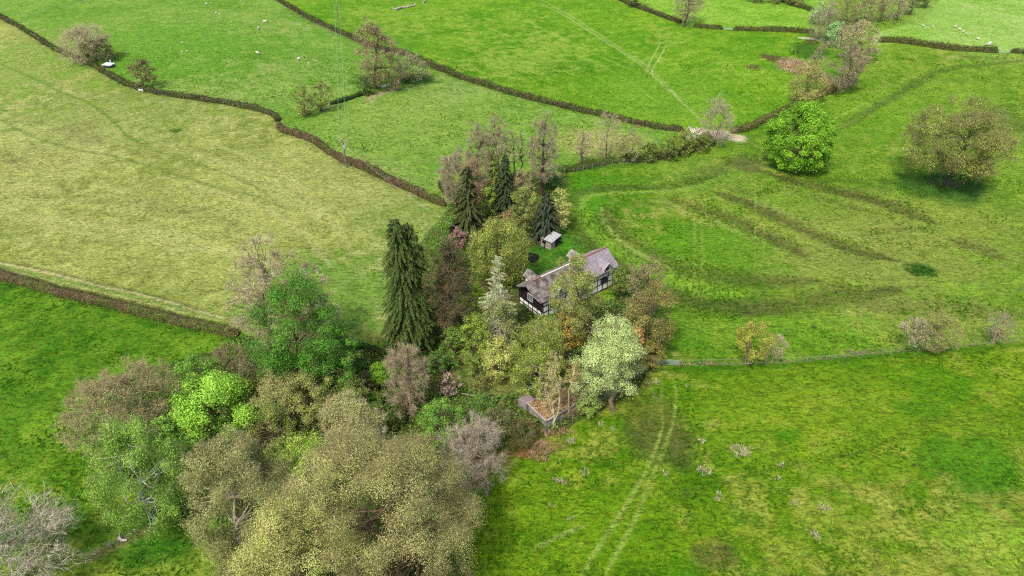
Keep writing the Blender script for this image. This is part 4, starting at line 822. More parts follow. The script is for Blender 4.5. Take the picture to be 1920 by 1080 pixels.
broad((508, 800, 640, 950), (570, 952), 'hazel_tree', 'light yellow green birch against the huge brown oak', 'tree', ((100, 140, 36), (174, 198, 84)), .85, .85, (130, 116, 90), (130, 124, 76), .6, 7, weep=.25)
broad((590, 725, 720, 850), (660, 860), 'sallow_tree', 'tan and olive sallow behind the huge brown oak', 'tree', ((124, 122, 58), (186, 178, 108)), .5, .8, (128, 116, 92), (172, 158, 122), 1.4, 8)
broad((640, 760, 722, 840), (690, 845), 'elder_tree', 'grey lichen crusted bare bush behind the huge oak crown', 'shrub', None, 0, 1, (150, 146, 132), (178, 174, 152), 1.6, 7, stems=2)
broad((722, 628, 806, 770), (766, 778), 'larch_tree', 'pinkish grey leafless larch in front of the tall dark conifer', 'tree', None, 0, 1, (112, 94, 80), (158, 140, 122), 1.9, 14, shell=.35, up=.05, tr=1.2, clump=1.2)
broad((688, 672, 742, 732), (715, 732), 'laurel_shrub', 'rounded bright green bush left of the leafless larch', 'shrub', ((72, 124, 20), (128, 172, 50)), 1.0, .8, twigs=.3, limbs=5)
broad((672, 690, 702, 740), (690, 742), 'elder_shrub', 'small brown purple bush beside the rounded bright green one', 'shrub', ((60, 52, 40), (96, 84, 62)), .8, .8, twigs=.6, limbs=4)
broad((820, 690, 862, 742), (842, 742), 'magnolia_shrub', 'magnolia bush speckled with pinkish white flowers by the lawn', 'shrub', ((120, 84, 66), (206, 172, 160)), .7, .8, twig=(118, 84, 70), twigs=.9, limbs=5)
broad((785, 735, 868, 825), (826, 822), 'hawthorn_tree', 'fresh green bushy tree below the magnolia', 'tree', ((64, 112, 32), (132, 176, 70)), .9, .85, twigs=.5, limbs=7)
broad((800, 655, 842, 700), (820, 700), 'rhododendron_shrub', 'dark glossy green bush above the magnolia', 'shrub', ((34, 76, 22), (84, 132, 48)), 1.1, .9, twigs=.2, limbs=5)
broad((838, 775, 952, 895), (895, 895), 'hawthorn_tree', 'tangled grey brown leafless thorn beside the broken white snag', 'tree', None, 0, 1, (138, 118, 98), (164, 144, 118), 1.8, 14, stems=4, shell=.35, up=.2, clump=.8, twig2=(198, 180, 152))
broad((905, 760, 965, 815), (935, 818), 'bramble_shrub', 'brown green bramble mound left of the ruined shed', 'shrub', ((72, 84, 34), (128, 124, 66)), .6, .8, twig=(140, 116, 88), twigs=1.4, stems=3)
broad((950, 785, 1010, 830), (980, 832), 'bramble_shrub', 'sprawling dark bramble below the ruined shed wall', 'shrub', ((58, 70, 30), (108, 108, 56)), .5, .8, twig=(128, 106, 84), twigs=1.6, stems=3)
broad((868, 735, 935, 790), (900, 790), 'elder_shrub', 'low mid green bush behind the tangled leafless thorn', 'shrub', ((54, 94, 28), (106, 146, 56)), .8, .8, twig=(140, 134, 110), twigs=.8)
# --- conifers and garden trees
conifer((728, 410, 820, 660), (773, 655), 'cypress_tree', 'tall dark green drooping conifer with a double top, tallest tree of the garden', 'tree', ((26, 40, 14), (76, 96, 42)), dens=1.6, power=.45, tops=2, hang=.9, long=2.2, ragged=.3, droop=.55)
broad((795, 435, 888, 640), (842, 648), 'yew_tree', 'dark brownish green tree pressed against the tall double topped conifer', 'tree', ((52, 48, 26), (112, 96, 56)), .95, .85, (84, 72, 58), (112, 94, 74), 1.1, 9, clump=1.2, shell=.5)
broad((808, 515, 864, 625), (836, 640), 'damson_tree', 'tan leafless tree in front of the dark brownish tree', 'tree', None, 0, 1, (136, 112, 86), (160, 134, 106), 1.6, 8, stems=2)
broad((842, 428, 878, 462), (860, 465), 'cherry_tree', 'small cherry with dusky pink blossom beside the yellow green willow', 'tree', ((120, 60, 64), (184, 116, 124)), .9, .8, twigs=.5, limbs=5)
broad((872, 398, 992, 525), (935, 530), 'willow_tree', 'rounded yellow green weeping willow behind the pond', 'tree', ((88, 106, 36), (158, 168, 82)), 1.0, .8, (90, 76, 54), (140, 126, 76), .6, 9, weep=.5, shell=.6, clump=1.0)
broad((935, 395, 970, 425), (952, 430), 'maple_tree', 'small copper orange crown peeping above the weeping willow', 'tree', ((128, 84, 50), (184, 134, 92)), .9, .8, twigs=.4, limbs=4)
conifer((848, 313, 910, 440), (880, 436), 'spruce_tree', 'broad dark olive spruce at the left of the three conifers', 'tree', ((34, 42, 18), (74, 82, 42)), dens=1.5, power=.6, hang=.4, ragged=.4)
conifer((924, 290, 972, 415), (948, 410), 'fir_tree', 'slender blackish green fir below the tall bare alders', 'tree', ((20, 30, 16), (58, 74, 42)), dens=1.6, power=.65, hang=.3)
conifer((998, 360, 1052, 455), (1023, 449), 'spruce_tree', 'dense dark grey green spruce beside the small stone shed', 'tree', ((22, 32, 20), (64, 76, 54)), dens=1.4, power=.55, hang=.6, ragged=.2)
broad((895, 345, 932, 405), (912, 410), 'hazel_tree', 'bright green leafy tree between the two left conifers', 'tree', ((72, 104, 26), (140, 160, 66)), .9, .8, twigs=.4, limbs=5)
broad((955, 348, 1012, 430), (985, 436), 'hazel_tree', 'olive green leafy tree between the fir and the dense spruce', 'tree', ((80, 98, 34), (150, 160, 80)), .85, .8, twigs=.5, limbs=6)
broad((1028, 352, 1072, 425), (1050, 432), 'sallow_tree', 'pale yellow green feathery tree behind the dense spruce', 'tree', ((136, 146, 66), (196, 196, 116)), .6, .8, (130, 116, 84), (180, 170, 116), 1.0, 5)
conifer((912, 280, 938, 345), (925, 372), 'pine_tree', 'thin green pine between the reddish bare tree and the fir', 'tree', ((54, 72, 22), (110, 128, 52)), dens=1.0, power=.6)
# bare alders
ald = dict(name='alder_tree', cat='tree', leaf=None, bark=(72, 60, 50), group='bare alders behind the conifers', up=.25, shell=.35)
broad((818, 285, 892, 370), (858, 385), label='low grey leafless alder at the far left of the alder clump', twig=PNK, twigs=3.0, limbs=10, stems=3, **ald)
broad((868, 230, 925, 340), (896, 362), label='leafless alder second from the left in the alder clump', twig=PNK, twigs=3.0, limbs=9, tr=.7, **ald)
broad((905, 216, 958, 330), (932, 360), label='tall leafless pink grey alder left of the gap in the clump', twig=PNK, twigs=3.0, limbs=9, stems=2, tr=.8, **ald)
broad((945, 222, 976, 320), (962, 362), label='very thin single stemmed alder in the middle of the clump', twig=PNK, twigs=1.4, limbs=6, tr=.6, **ald)
broad((968, 222, 990, 320), (978, 352), label='thin dark stemmed alder just right of the gap', twig=PNK, twigs=1.4, limbs=5, tr=.8, **ald)
broad((984, 224, 1006, 320), (993, 355), label='straight dark stemmed alder next to the biggest leafless one', twig=PNK, twigs=1.4, limbs=5, tr=.8, **ald)
broad((990, 215, 1050, 350), (1014, 362), label='biggest leafless alder with thick dark limbs at the right of the clump', twig=PNK, twigs=2.6, limbs=18, tr=1.1, **ald)
broad((858, 285, 915, 385), (888, 402), 'cherry_tree', 'reddish brown budding tree in front of the alder clump', 'tree', ((128, 92, 66), (172, 132, 100)), .3, .8, (108, 84, 68), (160, 124, 106), 1.4, 8)
broad((965, 318, 1000, 360), (982, 366), 'dogwood_shrub', 'tan twiggy bush at the feet of the thin alders', 'shrub', None, 0, 1, (140, 120, 96), (178, 156, 128), 2.0, 6, stems=3)
broad((1022, 325, 1062, 352), (1042, 354), 'bramble_shrub', 'dark green shaded bramble at the foot of the biggest alder', 'shrub', ((28, 64, 22), (64, 108, 42)), .9, .8, twigs=.4, limbs=5)
# in front of the cottage
conifer((900, 478, 978, 650), (935, 655), 'larch_tree', 'feathery grey green larch with pale twigs left of the cottage gable', 'tree', ((126, 132, 92), (188, 192, 152)), bark=(150, 144, 124), dens=.75, power=.6, droop=.1, bare=True, ragged=.35, hang=.1, lsize=.9)
broad((905, 560, 975, 665), (940, 672), 'birch_tree', 'olive green birch crown at the foot of the feathery larch', 'tree', ((84, 100, 44), (150, 160, 92)), .7, .8, (150, 142, 124), (146, 140, 104), .9, 7, weep=.3)
broad((1030, 472, 1132, 634), (1082, 652), 'willow_tree', 'soft olive green willow hiding the middle of the cottage', 'tree', ((92, 108, 44), (160, 170, 92)), .95, .75, (118, 104, 78), (150, 138, 96), 1.2, 9, weep=.3, shell=.45, clump=1.2)
broad((872, 528, 912, 605), (893, 608), 'acer_tree', 'acid yellow green young tree right of the dark brownish tree', 'tree', ((110, 156, 16), (176, 208, 54)), 1.0, .9, twigs=.2, limbs=5)
broad((862, 585, 925, 680), (893, 684), 'hazel_tree', 'yellow green hazel below the acid green young tree', 'tree', ((86, 118, 32), (150, 172, 68)), .9, .8, twigs=.4, limbs=7)
broad((893, 632, 968, 712), (932, 714), 'acer_tree', 'golden green bush tree at the top of the garden lawn', 'tree', ((132, 138, 32), (204, 198, 88)), .75, .85, twigs=.5, limbs=7)
broad((946, 590, 1062, 695), (1002, 708), 'birch_tree', 'broad olive green birch just below the cottage', 'tree', ((86, 108, 34), (158, 172, 80)), .8, .8, (160, 150, 130), (140, 132, 90), .8, 10, weep=.35, shell=.45)
broad((968, 640, 1052, 735), (1010, 742), 'birch_tree', 'smaller olive green birch behind the pale ash stems', 'tree', ((90, 116, 34), (160, 176, 78)), .8, .8, (170, 160, 140), (140, 132, 90), .7, 7, weep=.3)
broad((1040, 580, 1095, 660), (1070, 668), 'viburnum_shrub', 'green bush with orange yellow tips beneath the cottage willow', 'shrub', ((104, 104, 34), (214, 172, 76)), .6, .9, twigs=.6, limbs=6)
broad((1072, 552, 1220, 778), (1152, 768), 'poplar_tree', 'big pale whitish green tree beside the field gate', 'tree', ((130, 158, 80), (208, 224, 150)), .75, .75, (120, 106, 88), (150, 150, 110), .7, 14, clump=1.2, amp=.5, shell=.3, up=.02, tr=.8, taper=.42)
broad((1172, 490, 1245, 590), (1210, 612), 'beech_tree', 'rusty brown budding tree behind the olive gold bush', 'tree', ((112, 98, 58), (158, 140, 92)), .5, .8, (92, 78, 62), (144, 126, 96), 1.5, 8)
broad((1165, 540, 1262, 668), (1216, 670), 'hornbeam_tree', 'olive gold dense tree right of the pale whitish green one', 'tree', ((88, 84, 28), (166, 148, 66)), .85, .85, (96, 78, 56), (130, 108, 72), .9, 9, shell=.6)
broad((1182, 570, 1210, 690), (1196, 705), 'forsythia_shrub', 'orange brown flowering shrub half hidden behind the pale green tree', 'shrub', ((150, 104, 46), (220, 172, 96)), .6, .9, twigs=.6, limbs=5)
broad((1138, 500, 1186, 552), (1162, 556), 'hazel_shrub', 'dark green bush at the right end of the cottage', 'shrub', ((62, 88, 30), (116, 136, 58)), .9, .8, twigs=.5, limbs=5)
broad((1076, 738, 1130, 776), (1104, 776), 'elder_shrub', 'low light green bush at the right end of the ruined shed', 'shrub', ((84, 122, 36), (154, 178, 84)), .8, .8, twigs=.4, limbs=5)
broad((1004, 655, 1062, 775), (1042, 796), 'ash_tree', 'slender pale leafless ash stems in front of the ruined shed', 'tree', ((170, 140, 74), (198, 168, 100)), .06, .8, (196, 182, 144), (188, 168, 122), 1.0, 8, stems=4, up=.25, shell=.35, tr=.9)
broad((1058, 655, 1092, 745), (1066, 780), 'ash_tree', 'single thin pale ash with russet twigs above the ruined shed', 'tree', ((170, 122, 66), (190, 146, 88)), .08, .8, (190, 176, 142), (176, 146, 100), 1.0, 6, stems=1, up=.25, shell=.35, tr=.7)
# --- field trees
broad((1447, 195, 1562, 306), (1497, 316), 'sycamore_tree', 'rounded bright green tree alone in the right hand field', 'tree', ((62, 114, 18), (134, 182, 50)), 3.2, 1.0, (80, 64, 50), (100, 100, 50), .2, 9, shell=.85, clump=1.35, amp=.12, trans=.3)
broad((1704, 186, 1904, 352), (1776, 347), 'oak_tree', 'large round brown budding oak alone near the right edge', 'tree', ((100, 112, 42), (154, 166, 80)), .5, .7, (66, 64, 50), (130, 124, 84), 1.5, 20, shell=.42, clump=1.35, up=.1, tr=1.3)
broad((664, 44, 762, 160), (704, 167), 'oak_tree', 'tall brown budding tree with bare earth at its foot in the upper left field', 'tree', ((118, 98, 56), (168, 140, 98)), .32, .75, (88, 72, 58), (146, 122, 98), 1.3, 9, shell=.45, tr=1.1)
broad((738, 100, 806, 150), (775, 152), 'hawthorn_tree', 'grey olive spreading thorn right of the tall brown tree', 'tree', ((110, 110, 62), (156, 150, 98)), .5, .8, twig=(150, 138, 112), twigs=1.3, limbs=9)
broad((668, 145, 700, 178), (684, 178), 'holly_shrub', 'dark green bush at the left foot of the tall brown tree', 'shrub', ((34, 64, 24), (72, 104, 44)), .9, .8, twigs=.3, limbs=5)
broad((112, 42, 196, 108), (166, 116), 'ash_tree', 'leafless grey tan tree leaning beside the hedge in the upper left', 'tree', None, 0, 1, (170, 154, 126), (174, 160, 134), 1.6, 10, stems=2)
broad((150, 72, 212, 112), (182, 114), 'blackthorn_shrub', 'dark bush under the leafless tree in the upper left', 'shrub', ((60, 74, 34), (108, 110, 66)), .5, .8, twig=(126, 112, 88), twigs=1.4, limbs=7)
broad((246, 104, 290, 155), (270, 166), 'hawthorn_tree', 'small dark brown thorn growing out of the upper left hedge', 'tree', ((92, 84, 42), (140, 122, 72)), .75, .8, (78, 66, 52), (130, 112, 84), 1.0, 6)
broad((554, 167, 589, 216), (571, 218), 'hawthorn_tree', 'left one of the twin thorns in the upper left field', 'tree', ((82, 90, 40), (140, 136, 76)), .7, .8, twig=(134, 116, 88), twigs=1.0, limbs=6)
broad((584, 156, 622, 206), (602, 208), 'hawthorn_tree', 'right and taller one of the twin thorns in the upper left field', 'tree', ((84, 96, 44), (144, 144, 84)), .7, .8, twig=(134, 120, 92), twigs=1.0, limbs=6)
broad((1070, 242, 1114, 290), (1090, 308), 'ash_tree', 'small crooked leafless tree nearest the alders in the hedge row', 'tree', None, 0, 1, (112, 94, 78), (176, 158, 136), 1.3, 8, tr=1.7, up=.2)
broad((1113, 218, 1164, 280), (1137, 297), 'ash_tree', 'upright fan shaped leafless tree in the hedge row', 'tree', None, 0, 1, (112, 98, 80), (172, 158, 134), 1.4, 12, tr=1.2, up=.3, stems=3)
broad((1155, 240, 1208, 300), (1180, 303), 'sallow_tree', 'grey olive twiggy bush right of the fan shaped leafless tree', 'shrub', ((112, 116, 68), (150, 150, 98)), .35, .8, twig=(146, 136, 108), twigs=1.5, limbs=8, stems=3)
broad((1200, 262, 1236, 304), (1218, 304), 'hawthorn_shrub', 'rounded dark green bush in the hedge row', 'shrub', ((60, 88, 28), (112, 132, 56)), .9, .8, twigs=.5, limbs=5)
broad((1236, 258, 1272, 300), (1254, 300), 'hawthorn_shrub', 'green bush left of the white blossom in the hedge row', 'shrub', ((66, 92, 28), (124, 140, 56)), .9, .8, twigs=.5, limbs=5)
broad((1262, 244, 1300, 290), (1281, 292), 'hawthorn_shrub', 'olive green hawthorn under the white blossom', 'shrub', ((74, 98, 28), (140, 152, 62)), .9, .8, twigs=.5, limbs=5)
broad((1280, 238, 1318, 262), (1298, 268), 'blackthorn_shrub', 'thorn covered in white blossom by the muddy gateway', 'shrub', ((170, 166, 136), (236, 230, 214)), .8, .8, twigs=.4, limbs=5)
broad((1296, 250, 1334, 282), (1316, 284), 'hawthorn_shrub', 'dark green bush at the foot of the leafless gateway tree', 'shrub', ((56, 82, 26), (114, 130, 52)), .9, .8, twigs=.5, limbs=5)
broad((1314, 184, 1377, 250), (1338, 268), 'ash_tree', 'leafless grey tree standing at the muddy gateway', 'tree', None, 0, 1, (116, 98, 88), (160, 144, 132), 1.4, 10, tr=1.0, up=.3, stems=2)
broad((1478, 113, 1552, 185), (1507, 194), 'willow_tree', 'olive budding tree at the upper end of the hedge from the gateway', 'tree', ((118, 122, 58), (164, 160, 90)), .45, .75, (140, 126, 100), (156, 144, 102), 1.4, 9)
broad((1532, 68, 1630, 166), (1588, 168), 'alder_tree', 'big grey brown leafless tree right of the dead rushes', 'tree', ((128, 108, 78), (160, 140, 108)), .15, .7, (100, 84, 72), (152, 134, 118), 2.2, 13)
broad((1575, 44, 1646, 104), (1618, 112), 'sallow_tree', 'tan yellow budding tree above the big grey brown one', 'tree', ((136, 136, 74), (184, 176, 112)), .45, .75, twig=(170, 156, 118), twigs=1.5, limbs=9)
broad((1524, 8, 1574, 70), (1550, 76), 'alder_tree', 'purple grey leafless tree beside the silver green one', 'tree', None, 0, 1, (100, 88, 80), (154, 140, 132), 2.1, 9)
broad((1546, 42, 1590, 82), (1568, 86), 'whitebeam_tree', 'silvery pale green tree at the top right wood end', 'tree', ((98, 150, 72), (160, 198, 132)), 1.1, .85, twigs=.2, limbs=6)
broad((1519, 6, 1552, 38), (1534, 46), 'whitebeam_tree', 'pale green tree behind the purple grey leafless one', 'tree', ((106, 150, 66), (164, 196, 118)), 1.1, .85, twigs=.2, limbs=5)
for i, (x0, x1, y0, bx, by, c, lb) in enumerate([(1568, 1606, -2, 1588, 44, BRN, 'leafless tree left of the pair in the top right wood'), (1600, 1640, -8, 1620, 44, (150, 146, 104), 'olive tinted leafless tree in the top right wood'), (1634, 1668, -12, 1650, 42, BRN, 'dark stemmed leafless tree in the middle of the top right wood'), (1658, 1704, -20, 1682, 38, PNK, 'large pink grey leafless tree in the top right wood'), (1694, 1722, -26, 1708, 28, (120, 128, 84), 'green ivy clad tree in the top right wood'), (1716, 1752, -32, 1734, 14, (96, 118, 60), 'dark green last tree of the top right wood')]):
    broad((x0, y0, x1, by - 4), (bx, by), 'alder_tree', lb, 'tree', None if i in (0, 2, 3) else (tuple(int(q * .7) for q in c), tuple(int(q * 1.15) for q in c)), .6, .8, (98, 84, 72), c, 1.6, 8, group='trees of the top right wood')
for i, (x0, x1, bx, by, lb) in enumerate([(1400, 1440, 1420, 4, 'olive bush at the top edge left of its neighbour'), (1436, 1470, 1452, 6, 'grey green bush at the top edge near the slanting hedge'), (1478, 1512, 1496, 10, 'small pale bush above the slanting hedge')]):
    broad((x0, by - 34, x1, by - 1), (bx, by), 'hawthorn_shrub', lb, 'shrub', ((84, 98, 46), (140, 144, 84)), .6, .8, twigs=1.0)
broad((1260, -34, 1328, 30), (1283, 50), 'oak_tree', 'dark limbed leafless oak at the top edge', 'tree', None, 0, 1, (96, 84, 72), (158, 146, 122), 1.0, 12, tr=1.4, up=.2)
broad((1174, -28, 1206, 6), (1190, 14), 'hawthorn_tree', 'dark small tree in the hedge at the top edge', 'tree', ((62, 66, 34), (108, 104, 62)), .5, .8, twigs=1.3)
broad((1376, 602, 1444, 672), (1397, 682), 'hawthorn_tree', 'yellow green thorn on the post fence line', 'tree', ((110, 116, 34), (176, 176, 76)), .62, .75, (120, 102, 84), (150, 136, 86), 1.2, 8, tr=1.2)
broad((1438, 630, 1474, 670), (1446, 680), 'blackthorn_shrub', 'small grey twiggy bush beside the yellow green thorn', 'shrub', None, 0, 1, (150, 136, 118), (174, 158, 136), 1.6, 7)
broad((1684, 588, 1746, 640), (1738, 654), 'hawthorn_tree', 'grey leaning half of the windblown thorn on the fence line', 'tree', ((130, 132, 96), (164, 160, 124)), .25, .75, (140, 120, 108), (168, 158, 134), 1.5, 8)
broad((1722, 580, 1802, 652), (1752, 656), 'hawthorn_tree', 'olive half of the windblown thorn on the fence line', 'tree', ((98, 112, 48), (150, 154, 84)), .5, .75, (140, 116, 104), (150, 138, 104), 1.2, 8)
broad((1850, 584, 1898, 630), (1860, 643), 'hawthorn_tree', 'small grey brown thorn at the right end of the fence line', 'tree', ((110, 106, 72), (146, 138, 100)), .3, .75, (160, 128, 116), (150, 136, 116), 1.5, 7, tr=1.5)

broad((1040, 735, 1082, 778), (1062, 780), 'bramble_shrub', 'brown bramble growing up the front wall of the ruined shed', 'shrub', ((96, 84, 48), (140, 120, 80)), .3, .8, twig=(150, 122, 96), twigs=1.6, stems=3, limbs=6)
broad((1078, 708, 1116, 748), (1098, 750), 'bramble_shrub', 'russet scrub over the right end of the ruined shed', 'shrub', ((96, 84, 48), (150, 124, 84)), .3, .8, twig=(158, 128, 100), twigs=1.6, stems=3, limbs=6)
broad((356, 775, 440, 850), (398, 856), 'hazel_tree', 'dull green tree at the foot of the lime green maple', 'tree', ((62, 100, 28), (118, 156, 56)), .8, .9, twigs=.5, limbs=7)
broad((470, 755, 560, 845), (515, 850), 'hazel_tree', 'mid olive tree between the lichen covered tree and the yellow green birch', 'tree', ((80, 104, 36), (146, 158, 76)), .8, .85, twigs=.8, limbs=7)
broad((620, 700, 700, 780), (655, 785), 'hazel_tree', 'dark olive green tree below the leafy foot bush', 'tree', ((66, 96, 32), (128, 150, 66)), .8, .85, twigs=.6, limbs=7)
broad((410, 735, 470, 800), (440, 800), 'elder_tree', 'deep green tree wedged right of the lime green maple', 'tree', ((54, 98, 26), (110, 150, 50)), .8, .85, twigs=.5, limbs=7)
broad((1008, 588, 1046, 622), (1028, 625), 'hazel_shrub', 'green bush under the near front corner of the cottage', 'shrub', ((82, 108, 34), (150, 164, 80)), .8, .85, twigs=.5, limbs=5)
broad((825, 600, 880, 660), (852, 664), 'elder_tree', 'mid green tree at the foot of the dark brownish tree', 'tree', ((60, 100, 30), (120, 156, 60)), .8, .85, twigs=.5, limbs=6)
broad((870, 660, 915, 705), (892, 708), 'hazel_shrub', 'dull green bush left of the golden green one', 'shrub', ((66, 98, 30), (126, 152, 62)), .8, .85, twigs=.5, limbs=5)
broad((1048, 690, 1090, 740), (1070, 744), 'hazel_shrub', 'olive bush behind the right end of the ruined shed', 'shrub', ((86, 104, 36), (150, 160, 78)), .8, .85, twigs=.5, limbs=5)
broad((1195, 640, 1250, 692), (1222, 695), 'hazel_shrub', 'shaded olive bush at the left post of the field gate', 'shrub', ((84, 88, 32), (146, 142, 68)), .8, .85, twigs=.5, limbs=5)
# filler shrubs inside the wood, each its own
fill = [(250, 830, 60, 'olive'), (330, 900, 55, 'brown'), (400, 860, 60, 'green'), (480, 860, 60, 'brown'), (440, 780, 44, 'green'), (520, 790, 50, 'olive'), (620, 820, 50, 'brown'), (700, 770, 44, 'green'), (740, 800, 44, 'dark'),
        (640, 700, 50, 'green'), (680, 740, 44, 'olive'), (790, 700, 40, 'dark'), (770, 690, 40, 'green'), (850, 620, 40, 'dark'), (880, 560, 34, 'green'), (860, 500, 40, 'dark'), (890, 470, 30, 'dark'), (930, 620, 36, 'olive'), (1050, 700, 40, 'olive'), (1090, 680, 40, 'dark'),
        (1120, 640, 40, 'brown'), (1100, 720, 36, 'olive'), (1150, 600, 36, 'dark'), (1180, 700, 34, 'dark'), (1240, 640, 34, 'olive'), (1020, 620, 40, 'green'), (980, 600, 36, 'dark'), (930, 440, 34, 'dark'), (970, 450, 30, 'green'), (870, 400, 30, 'brown'), (1000, 400, 30, 'olive'), (910, 380, 30, 'dark'), (850, 690, 30, 'green'), (960, 760, 34, 'green'), (900, 730, 34, 'olive'), (830, 860, 40, 'dark'), (800, 560, 30, 'dark'), (840, 640, 40, 'dark'), (740, 670, 34, 'green'), (500, 720, 40, 'olive')]
pal = {'olive': ((78, 88, 34), (142, 144, 72)), 'brown': ((88, 74, 44), (140, 120, 78)), 'green': ((52, 96, 26), (108, 150, 50)), 'dark': ((34, 62, 20), (76, 108, 40))}
for (x, y, w_, c) in fill:
    near = 'foreground wood' if y > 700 and x < 830 else 'cottage garden'
    broad((x - w_ / 2, y - w_ * .85, x + w_ / 2, y), (x, y), 'undergrowth_shrub', 'low %s undergrowth bush in the shade of the %s' % ({'olive': 'olive', 'brown': 'brownish', 'green': 'green', 'dark': 'dark green'}[c], near), 'shrub', pal[c], .7, .9, twig=(130, 114, 86), twigs=.7, limbs=6, stems=2, group='undergrowth bushes of the ' + near)

# ------------------------------------------------------------------ ground cover (uncountable)
def ground_cover():
    rng = np.random.default_rng(77); poly = np.array(GROVE, float); wp = P(poly[:, 0], poly[:, 1])
    n = 150000; X = rng.uniform(wp[:, 0].min(), wp[:, 0].max(), n); Y = rng.uniform(max(40, wp[:, 1].min()), wp[:, 1].max(), n)
    def ins(pl):
        a = np.array(pl, float); q = P(a[:, 0], a[:, 1]); return inpoly(X, Y, q)
    keep = inpoly(X, Y, wp) & ~ins([(985, 470), (1060, 440), (1140, 470), (1175, 500), (1150, 530), (1000, 600), (960, 540)]) & ~ins([(860, 650), (960, 690), (1010, 735), (985, 752), (930, 745), (850, 720)]) & ~ins([(960, 740), (1000, 735), (1085, 715), (1110, 745), (1025, 795)])
    keep &= (fbm(X / 5, Y / 5, 12) + .15 * rng.random(n)) > .46
    X, Y = X[keep], Y[keep]; n = len(X); h = rng.uniform(.05, .7, n) * (fbm(X / 3, Y / 3, 5) * 1.6)
    pos = np.stack([X, Y, hgt(X, Y) + h], -1); s = rng.uniform(.12, .26, n)
    v, q = cards(pos, nrm(rng.normal(size=pos.shape) * .5 + [0, 0, 1]), s, s * .7, rng); cv = np.clip(.6 * fbm(X / 4, Y / 4, 8) + .4 * rng.random(n), 0, 1)
    o = obj('undergrowth', mesh_np('undergrowth', v, [q], [mat_leaf((74, 84, 36), (112, 156, 54), .35, 1.5)], [0], cv)); tag(o, 'tangled nettles, ivy and leaf litter under the wood', 'undergrowth', kind='stuff')
ground_cover()

def turf():
    """longer grass tufts all over the pasture"""
    rng = np.random.default_rng(99); n = 150000; d = rng.uniform(0, 1, n) ** 1.25; Y = 44 + d * 210; X = rng.uniform(-1, 1, n) * (0.62 * Y + 40)
    k = fbm(X / 9, Y / 9, 55, 3) * .35 + fbm(X / 2.2, Y / 2.2, 56, 3) * .35 + .3 * rng.random(n) > .55; X, Y = X[k], Y[k]
    a = np.array(F_TAN, float); q = P(a[:, 0], a[:, 1]); tan = inpoly(X, Y, q); k = ~tan | (rng.random(len(X)) < .35); X, Y, tan = X[k], Y[k], tan[k]; n = len(X)
    m = 5; r = rng.uniform(.05, .16, (n, m)); az = rng.uniform(0, 6.28, (n, m)); z0 = hgt(X, Y)
    b0 = np.stack([X[:, None] + np.cos(az) * r * .6, Y[:, None] + np.sin(az) * r * .6, z0[:, None] - .1 + 0 * r], -1).reshape(-1, 3)
    e0 = b0 + np.stack([np.cos(az) * r * 1.6, np.sin(az) * r * 1.6, rng.uniform(.2, .42, (n, m))], -1).reshape(-1, 3)
    v, f = spikes(b0, e0, np.full(len(b0), .09), rng); cv = np.repeat(np.clip(fbm(X / 6, Y / 6, 14) * .7 + .4 * rng.random(n) - .05, 0, 1), m)
    mi = np.repeat(tan.astype(int), m)
    o = obj('grass_tufts', mesh_np('grass_tufts', v, [f], [mat_leaf((60, 122, 12), (120, 172, 36), .4, 1.1), mat_leaf((140, 160, 60), (188, 196, 110), .45, 1.35)], [mi], cv)); tag(o, 'rough tufts of longer pasture grass', 'grass', kind='stuff')
turf()

RUSH = ((146, 140, 98), (212, 208, 168)); RUSHB = ((138, 104, 74), (200, 166, 128))
def rushes(px, py, rx, ry, label, n, h=.5, c=RUSH, group='dead rush clumps in the pasture', dark=True):
    SEED[0] += 1; rng = np.random.default_rng(SEED[0]); o = P(px, py); ex = abs(P(px + rx, py)[0] - o[0]); ey = abs(P(px, py - ry)[1] - o[1])
    nc = max(3, n // 26); ca = rng.uniform(0, 6.28, nc); cr = np.sqrt(rng.random(nc)); cx = o[0] + ex * cr * np.cos(ca); cy = o[1] + ey * cr * np.sin(ca)
    j = rng.integers(0, nc, n); az = rng.uniform(0, 6.28, n); r = rng.uniform(0, .3, n)
    b = np.stack([cx[j] + np.cos(az) * r * .5, cy[j] + np.sin(az) * r * .5, 0 * r], -1); b[:, 2] = hgt(b[:, 0], b[:, 1]) - .08
    e = b + np.stack([np.cos(az) * (.12 + r), np.sin(az) * (.12 + r), rng.uniform(.6, 1.2, n) * h], -1)
    v, f = spikes(b, e, np.full(n, max(.03, .16 * px_m(FPX / depth(o)))), rng)
    me = mesh_np('rush_clump', v - o, [f], [mat_leaf(c[0], c[1], .4, 1.9), mat_leaf((80, 104, 40), (120, 140, 66), .4, 1.5)], [(rng.random(n) < .22).astype(int)], rng.random(n))
    ob = obj('rush_clump', me); ob.location = o; tag(ob, label, 'rushes', group); return ob
